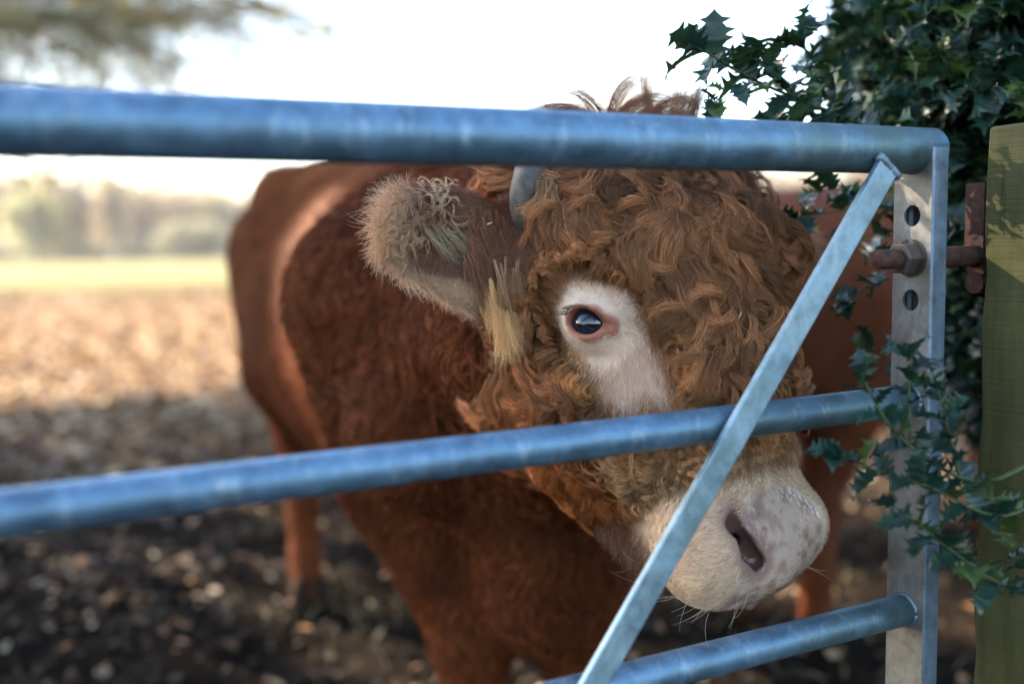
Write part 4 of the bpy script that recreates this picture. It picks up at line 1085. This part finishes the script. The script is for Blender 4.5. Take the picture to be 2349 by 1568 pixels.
# hair combed over the hollow, lower fringe and the long blond tassel
def hang(us, vs, n, d0, L0, L1, dx, hook, col, wid=.003, per=20, back=.004):
    ro, di, le, ho = [], [], [], []
    for _ in range(n):
        k = rnd.random(); u = us[0] + (us[1] - us[0]) * k + rnd.gauss(0, 6); v_ = vs[0] + (vs[1] - vs[0]) * k + rnd.gauss(0, 8)
        p = surf_at(u, v_, d0); ro.append(p); le.append(rnd.uniform(L0, L1)); ho.append(hook * rnd.gauss(.6, .6)); di.append(-ZD + CAM_R * (dx + rnd.gauss(0, .12)) - CAM_F * rnd.uniform(.02, .30))
    C, S, NN = free_locks(ro, di, le, ho); n = len(C)
    return strands(C, S, NN, per, np.full(n, wid), np.full(n, wid * .6), arr(col, n), .35, fly=.12, colj=.2, pale=np.full(n, .1), frizz=.0022)
def ear_edge(xa, xb, y0, y1, zz, n):
    out_ = []
    for _ in range(n):
        x = rnd.uniform(xa, xb); hw_ = float(np.interp(x, [-.2, 0, .2, .5, .8, .95, 1.1], [.030, .042, .058, .056, .046, .034, .01]))
        out_.append(EAR_B + EX * EAR_L * x + EY * hw_ * rnd.uniform(y0, y1) + EZ * rnd.uniform(*zz))
    return out_
def hang_from(pts, L0, L1, dx, hook, col, wid, per, fwd=(.02, .2), tipw=.3, goal=None):
    n = len(pts); di = [-ZD + CAM_R * (dx + rnd.gauss(0, .10)) - CAM_F * rnd.uniform(*fwd) for _ in pts]
    if goal is not None: di = [norm(goal - p) + CAM_R * rnd.gauss(0, .06) - CAM_F * rnd.uniform(*fwd) for p in pts]
    C, S, NN = free_locks(pts, di, [rnd.uniform(L0, L1) for _ in pts], [hook * rnd.gauss(.5, .7) for _ in pts])
    return strands(C, S, NN, per, np.full(n, wid), np.full(n, wid * .6), arr(col, n), tipw, .00023, .00006, fly=.14, colj=.24, pale=np.full(n, .1), frizz=.0020, drift=.003)
sets_ear.append(hang_from(ear_edge(.42, .78, .05, .5, (.010, .016), 46), .035, .060, .75, .5, (.46, .33, .21), .0014, 9))
sets_ear.append(hang_from(ear_edge(.02, .50, -.4, .75, (.026, .032), 150), .028, .068, .22, .4, (.30, .125, .065), .0016, 9, (-.05, .10)))
sets_ear.append(hang_from(ear_edge(.28, .82, -1.0, -.75, (-.005, .012), 130), .010, .024, .15, .5, (.78, .56, .35), .0010, 5))
sets_ear.append(hang_from(ear_edge(.06, .32, -1.0, -.45, (.006, .034), 90), .026, .092, 0, .3, (.88, .52, .22), .0020, 18, (.0, .10), .2, at(1160, 860, 1.055)))
sets_ear.append(hang_from(ear_edge(-.02, .30, -.9, -.1, (.022, .036), 90), .030, .080, 0, .3, (.55, .31, .16), .0018, 12, (.0, .08), .3, at(1185, 850, 1.06)))
# ---- whiskers, chin hair, lashes
P, N = sample(46, thead * seen * (tl > .22) * (tn < .03) * (np.abs(tw_) > .04))
pts, rd = short_hair(P, N, N * .6 + np.outer(np.sign((P - HO) @ HR), HR) - HN * .1, rng.uniform(.03, .062, len(P)), np.full(len(P), .75), 8, .25, .3, .00022, .00006)
sets_face.append((pts, rd, arr((.55, .48, .40), len(P))))
P, N = sample(900, thead * seen * (tl > .19) * (tn < -.085) * (tl < .30))
sets_face.append((*short_hair(P, N, np.tile(HL * .6 - ZD, (len(P), 1)), rng.uniform(.012, .03, len(P)), np.full(len(P), .7), 6, .3, .3, .00025, .00007), jitter_col(arr((.15, .07, .04), len(P)), .3)))
lash = []
for i in range(70):
    k = i / 69.; ang = math.pi * (1.02 + .80 * k)
    r0 = EYE_P + E_N * .0225 + LID * (.0200 * math.cos(ang)) + LIDN * (.0150 * math.sin(ang)) * (1 if LIDN @ ZD < 0 else -1)
    out_ = norm(LID * math.cos(ang) * .9 + (LIDN if LIDN @ ZD < 0 else -LIDN) * math.sin(ang) * .35 + E_N * .9 - ZD * .12 + rng.normal(0, .1, 3)); Ll = rng.uniform(.009, .017)
    lash.append([r0 + out_ * Ll * s_ - ZD * Ll * .35 * s_ * s_ for s_ in np.linspace(0, 1, 6)])
curves_obj('coat', sets_coat, M_COAT, bull)
curves_obj('face_hair', sets_face, M_HAIR, bull)
curves_obj('forelock', sets_curl, M_CURL, bull)
curves_obj('ear_hair', sets_ear, M_HAIR, bull)
curves_obj('eyelash', [(np.array(lash), np.linspace(.00030, .00008, 6)[None, :], jitter_col(arr((.10, .055, .035), len(lash)), .3))], M_HAIR, bull)
print('strands', sum(len(s[0]) for S_ in (sets_coat, sets_face, sets_curl, sets_ear) for s in S_))
# ================================================================== the second animal, standing behind to the right
C0 = np.array([.66, 2.62, 0]); CF = norm(np.array([-.80, -.60, 0])); CR = np.array([CF[1], -CF[0], 0])
def cw_(s, r, z): return C0 - s * CF + r * CR + z * ZD
CT = table([(-.15, .12, .70, 1.02), (0, .22, .55, 1.14), (.3, .29, .52, 1.20), (.8, .33, .50, 1.22), (1.2, .31, .56, 1.24), (1.5, .26, .68, 1.23), (1.68, .12, .85, 1.1)], blur=25)
def sd_cow(P):
    q = (P - C0.astype(np.float32)) @ np.stack([-CF, CR, ZD]).T.astype(np.float32); s, r, z = q[:, 0], q[:, 1], q[:, 2]
    d = loft(s, r, z, CT, 2.25)
    for sr in (1, -1):
        d = smin(d, chain(P, [cw_(.18, sr * .16, .9), cw_(.14, sr * .16, .62), cw_(.08, sr * .12, .38), cw_(.08, sr * .12, .03)], [.17, .10, .055, .045], .03), .05)
        d = smin(d, chain(P, [cw_(1.35, sr * .16, .95), cw_(1.22, sr * .18, .70), cw_(1.45, sr * .14, .46), cw_(1.36, sr * .13, .03)], [.19, .13, .06, .045], .04), .05)
    d = smin(d, cap(P, cw_(.1, 0, .95), cw_(-.45, .05, .92), .22, .15), .07)
    d = smin(d, cap(P, cw_(-.45, .05, .95), cw_(-.72, .10, .58), .13, .075), .05)
    for sr in (1, -1): d = smin(d, cap(P, cw_(-.42, .05 + sr * .12, 1.0), cw_(-.40, .05 + sr * .26, .98), .035, .02), .02)
    return d
_g = [np.arange(-.5, 2.6, .024), np.arange(1.3, 4.6, .024), np.arange(-.05, 1.45, .024)]
CV, CFc = surface_nets(sd_cow, *_g)
CN = norm(grad(sd_cow, CV, .004))
cow = empty('cow', cw_(.7, 0, 0), 'red brown cow half hidden behind the bull and the holly, only its flank showing', 'cow')
n1 = np.clip(vnoise(CV, 6, 4) * .6 + sstep(.65, 1.2, CV[:, 2]) * .6, 0, 1); ccol = lerp(arr((.070, .019, .0085), len(CV)), arr((.165, .050, .020), len(CV)), n1)  # coat lighter above, darker below: sky light painted into the flank
mesh_obj('body', CV, CFc, M_HIDE, cow, colors=ccol)
i = rng.integers(0, len(CV), 30000); P = CV[i] + rng.normal(0, .008, (len(i), 3)); N = CN[i]
D = np.tile(-CF * .6 - ZD * .7, (len(P), 1)) + np.stack([vnoise(P, 6, s_) - .5 for s_ in (81, 82, 83)], 1)
curves_obj('coat', [(*short_hair(P, N, D, rng.uniform(.018, .034, len(P)), rng.uniform(.25, .5, len(P)), 4, .4, .25, .0008, .0003), jitter_col(ccol[i], .2))], M_COAT, cow)

# ================================================================== bits of straw caught in the curls
t = NT('straw'); M_STRAW = t.set(Base_Color=(.74, .62, .34), Roughness=.6)
for (u, v, L, ang) in ((1440, 462, .012, .1), (1600, 465, .022, -.15), (1650, 478, .014, -.5), (1520, 470, .010, -.6), (1775, 560, .008, 1.4), (1745, 668, .008, -.8), (1680, 725, .008, 1.2), (1715, 690, .006, .8), (1215, 735, .012, .9), (1125, 522, .006, .4)):
    p = surf_at(u, v) - CAM_F * .037; d = CAM_R * math.cos(ang) + CAM_U * math.sin(ang) + CAM_F * .1; d = norm(d)
    m = MB(); m.tube([p - d * L / 2, p - d * L * .1 + CAM_U * L * .05, p + d * L / 2], [.0006, .0008, .0005], 6)
    if u == 1125: props(m.obj('straw_piece', M_STRAW, loc=p), 'tiny pale bit of straw lying on the brown base of the bull\'s near ear', 'straw')
    else: props(m.obj('straw_piece', M_STRAW, loc=p), 'short pale bit of straw caught in the bull\'s brown curls', 'straw', 'bits of straw in the curls')
# ================================================================== holly
t = NT('holly leaf'); a = t.n('ShaderNodeAttribute', attribute_name='hcol')
t.set(Base_Color=a.outputs['Color'], Roughness=.33, Specular_IOR_Level=.48)
tr = t.n('ShaderNodeBsdfTranslucent'); hs = t.mix(.5, a.outputs['Color'], (.10, .22, .03)); t.l(hs, tr.inputs[0])
mx = t.n('ShaderNodeMixShader'); mx.inputs[0].default_value = .07
t.l(t.b.outputs[0], mx.inputs[1]); t.l(tr.outputs[0], mx.inputs[2]); t.l(mx.outputs[0], t.out.inputs[0]); M_HOLLY = t.m
t = NT('holly stem'); M_STEM = t.set(Base_Color=t.ramp(t.noise(t.coord(), 40, 4), [(.3, (.025, .04, .011)), (.7, (.075, .10, .026))]), Roughness=.55)
t = NT('holly wood'); M_HWOOD = t.set(Base_Color=t.ramp(t.noise(t.coord(), 20, 4), [(.3, (.03, .03, .022)), (.7, (.08, .075, .055))]), Roughness=.8)
def holly_template(seed):
    r = random.Random(seed)
    sp = [.14, .33, .54, .75]; xs = [0.0, .06]; ws = [.015, .10]; zz = [0, 0]; tip = [0, 0]
    for k, x in enumerate(sp):
        x = x + r.uniform(-.025, .025)
        xs += [x - .055, x + .015, x + .075]; b = [.20, .27, .28, .18][k]; ws += [b, b + r.uniform(.12, .19), b * .92]; zz += [.02, r.choice((.16, -.07, .10)), .02]; tip += [0, 1, 0]
    xs += [.93, 1.0]; ws += [.05, .004]; zz += [0, -.10]; tip += [0, 1]
    return np.array(xs), np.array(ws), np.array(zz), np.array(tip)
def leaf_mesh(seed):
    V, E_, = [], []; F = []
    xs, ws, zz, tp = holly_template(seed); n = len(xs)
    L = holly_template(seed + 50)
    curv = lambda x: -.16 * x * x + .05 * np.sin(3 * x)
    mid = [(x, 0, curv(x)) for x in xs]
    rt = [(x, w_, curv(x) + z + .22 * w_) for x, w_, z in zip(xs, ws, zz)]
    lf = [(x, -w_, curv(x) + z + .22 * w_) for x, w_, z in zip(xs, L[1], L[2])]
    V = np.array(mid + rt + lf); edge = np.concatenate([np.zeros(n), np.ones(2 * n)])
    for i in range(n - 1):
        F += [(i, i + 1, n + i + 1, n + i), (i, 2 * n + i, 2 * n + i + 1, i + 1)]
    return V, np.array(F), edge
LEAVES = [leaf_mesh(s) for s in range(6)]
def place_leaves(items):
    """items: (base point, direction, up, length)"""
    V, F, C = [], [], []; o = 0
    for b, d, up, L in items:
        lv, lf, ed = LEAVES[rnd.randrange(6)]
        d = norm(d); up = norm(up - d * np.dot(up, d)); s = np.cross(up, d)
        V.append(np.asarray(b) + L * (lv[:, :1] * d + lv[:, 1:2] * s * 1.0 + lv[:, 2:] * up)); F.append(lf + o); o += len(lv)
        k = rnd.uniform(.7, 1.35); base = np.array((.006, .025, .018)) * k
        if rnd.random() < .15: base = np.array((.035, .060, .014)) * k
        c = base[None] * (1 - ed[:, None]) + (base * 1.25 + np.array((.012, .018, .004)))[None] * ed[:, None]; n = len(ed) // 3; c[:n] = base * 1.6
        C.append(c)
    return np.concatenate(V), np.concatenate(F), np.concatenate(C)
def smooth_path(pts, n=24, it=4):
    pts = np.array(pts, float); k = np.concatenate([[0], np.cumsum(np.linalg.norm(np.diff(pts, axis=0), axis=1))]); k /= k[-1]
    p = np.stack([np.interp(np.linspace(0, 1, n), k, pts[:, i]) for i in range(3)], 1)
    for _ in range(it): p[1:-1] = (p[:-2] + 2 * p[1:-1] + p[2:]) / 4
    return p
def leafy(path, f0, step, L0, L1, items, droop=0.0, spread=1.0):
    d = np.linalg.norm(np.diff(path, axis=0), axis=1); cum = np.concatenate([[0], np.cumsum(d)]); tot = cum[-1]; s = tot * f0; k = rnd.random() * 6.28
    while s < tot:
        p = np.array([np.interp(s, cum, path[:, i]) for i in range(3)]); j = min(np.searchsorted(cum, s), len(path) - 1); tg = norm(path[j] - path[j - 1])
        a = norm(np.cross(tg, [.2, .3, 1])); b = np.cross(tg, a); k += 2.4
        rad = a * math.cos(k) + b * math.sin(k)
        items.append((p, tg * .55 + rad * spread + np.array([0, 0, -droop]), np.array([0, 0, 1]) + rad * .2 + tg * .5 + np.array([rnd.gauss(0, .45) for _ in range(3)]), rnd.uniform(L0, L1)))
        s += step * rnd.uniform(.7, 1.3)
    for _ in range(3): items.append((path[-1], norm(path[-1] - path[-3]) + np.array([rnd.gauss(0, .5) for _ in range(3)]), np.array([rnd.gauss(0, .6), rnd.gauss(0, .6), 1]), rnd.uniform(L0, L1) * .9))
base = at(2330, 780, 1.75); base[2] = 0
holly = empty('holly_bush', base, 'dark glossy holly bush behind the gate, one bough reaching left over the top rail', 'holly')
wood, stem, items = MB(), MB(), []
trunk = smooth_path([base + [0, 0, -.1], base + [.03, -.02, .6], at(2300, 420, 1.70), at(2360, 60, 1.65), at(2330, -260, 1.7)], 20)
wood.tube(trunk, np.linspace(.045, .015, 20), 10)
wood.tube(smooth_path([at(2330, 500, 1.75), at(2250, 330, 1.5), at(2100, 120, 1.42), at(1990, -60, 1.4)], 20), np.linspace(.016, .006, 20), 8)
def twig(pts, r0, r1, f0, step=.017, L0=.034, L1=.055, n=18, **kw):
    p = smooth_path(pts, n); stem.tube(p, np.linspace(r0, r1, n) * .75, 6); leafy(p, f0, step, L0, L1, items, **kw); return p
# the bough in focus over the top rail
twig([at(2200, 365, 1.32), at(2000, 295, 1.24), at(1860, 240, 1.18), at(1740, 190, 1.15), at(1655, 150, 1.13), at(1618, 118, 1.125)], .0042, .0018, .28, .0125, .040, .058)
twig([at(1830, 232, 1.17), at(1770, 175, 1.15), at(1735, 130, 1.14)], .0022, .0012, .3, .013, .036, .052)
twig([at(1700, 175, 1.14), at(1665, 215, 1.13), at(1640, 235, 1.125)], .0016, .0010, .3, .016, .024, .036)
twig([at(1960, 280, 1.22), at(1880, 200, 1.2), at(1850, 150, 1.19), at(1845, 90, 1.18)], .0026, .0013, .15, .014, .036, .055)
twig([at(2010, 310, 1.25), at(1900, 290, 1.2), at(1800, 285, 1.18)], .0024, .0013, .2, .014, .034, .052)
# the crown of the bush
def vol(n, c, rad, px=None, **kw):
    c = np.asarray(c); made = 0
    for _ in range(n * 3):
        if made >= n: break
        q = np.array([rnd.gauss(0, 1) for _ in range(3)]); q = q / np.linalg.norm(q) * rnd.random() ** .4; e = c + q * rad
        if px and not px(*project(e)): continue
        j = rnd.randrange(4, 20); s0 = trunk[j] * .35 + c * .35 + e * .3; L = rnd.uniform(.14, .30); d = norm(e - s0); m = e - d * L * .5 + np.array([rnd.gauss(0, .02) for _ in range(3)])
        twig([e - d * L, m, e], .0026, .0012, .05, .019, n=9, **kw); made += 1
def inmask(u, v, d):
    if u < 1865 + max(0, v - 150) * .55 - 30 * math.sin(v * .06): return False
    return v < 320 or u > 2170
vol(330, at(2290, 60, 1.55), (.34, .40, .34), inmask)
vol(200, at(2330, 200, 1.35), (.26, .20, .26), inmask)
vol(120, at(2230, 620, 1.55), (.06, .25, .30), lambda u, v, d: u > 2165 and v < 1020)
vol(40, at(2420, 500, 1.5), (.15, .3, .5), lambda u, v, d: u > 2200)
# sprays hanging between the brace and the stile
twig([at(2190, 470, 1.35), at(2040, 470, 1.28), at(1940, 480, 1.24), at(1830, 500, 1.22)], .0026, .0012, .2, .026, .036, .05)
twig([at(2010, 460, 1.27), at(1930, 430, 1.24), at(1880, 440, 1.23)], .0018, .001, .3, .024, .036, .05)
twig([at(2180, 560, 1.35), at(2050, 600, 1.28), at(1985, 650, 1.25), at(1955, 690, 1.24)], .0024, .0012, .2, .024, .032, .05)
twig([at(2120, 560, 1.33), at(2000, 530, 1.27), at(1960, 560, 1.26)], .0022, .0012, .25, .024, .034, .05)
twig([at(2160, 820, 1.36), at(2040, 820, 1.30), at(1995, 800, 1.28)], .0020, .0012, .2, .026, .03, .045)
wood.obj('trunk', M_HWOOD, holly); stem.obj('twigs', M_STEM, holly)
V, F, C = place_leaves(items); mesh_obj('foliage', V, F, M_HOLLY, holly, colors=C)
print('holly leaves', len(items))
# the shoot growing forward past the stile
sb = at(2420, 1180, 1.0); sb[2] = 0
shoot = empty('holly_shoot', sb, 'low holly shoot hanging across the hinge stile and the wooden post', 'holly')
stem, items = MB(), []; wood = MB()
wood.tube(smooth_path([sb + [0, 0, -.1], at(2440, 1560, 1.02), at(2430, 1250, .99), at(2370, 1060, .97)], 20), np.linspace(.009, .004, 20), 8)
kw = dict(step=.0115, L0=.025, L1=.041)
twig([at(2370, 1060, .97), at(2250, 1120, .945), at(2130, 1060, .935), at(2040, 985, .93), at(2000, 915, .93), at(1985, 875, .93)], .0034, .0014, .25, **kw)
twig([at(2090, 1010, .93), at(2085, 900, .93), at(2090, 815, .935)], .0022, .0012, .25, **kw)
twig([at(2200, 1090, .94), at(2170, 960, .935), at(2150, 890, .935)], .0020, .0012, .25, **kw)
twig([at(2420, 1130, .98), at(2290, 1200, .94), at(2120, 1105, .93), at(2010, 1085, .925), at(1930, 1040, .925)], .0032, .0013, .2, **kw)
twig([at(2420, 1200, .985), at(2330, 1370, .95), at(2220, 1290, .935), at(2120, 1215, .93), at(2050, 1160, .925)], .003, .0013, .15, **kw)
wood.obj('stem', M_HWOOD, shoot); stem.obj('twigs', M_STEM, shoot)
V, F, C = place_leaves(items); mesh_obj('foliage', V, F, M_HOLLY, shoot, colors=C)

# ================================================================== the air over the field
t = NT('haze'); t.t.nodes.remove(t.b)
pv = t.n('ShaderNodeVolumePrincipled'); pv.inputs['Color'].default_value = (.90, .93, 1.0, 1); pv.inputs['Density'].default_value = .0005; pv.inputs['Anisotropy'].default_value = .2
t.l(pv.outputs[0], t.out.inputs['Volume'])
m = MB(); m.box((0, 80, 11), np.array([1., 0, 0]), np.array([0, 1., 0]), np.array([0, 0, 1.]), 160, 110, 14)
props(m.obj('haze', t.m, smooth=False), kind='stuff')
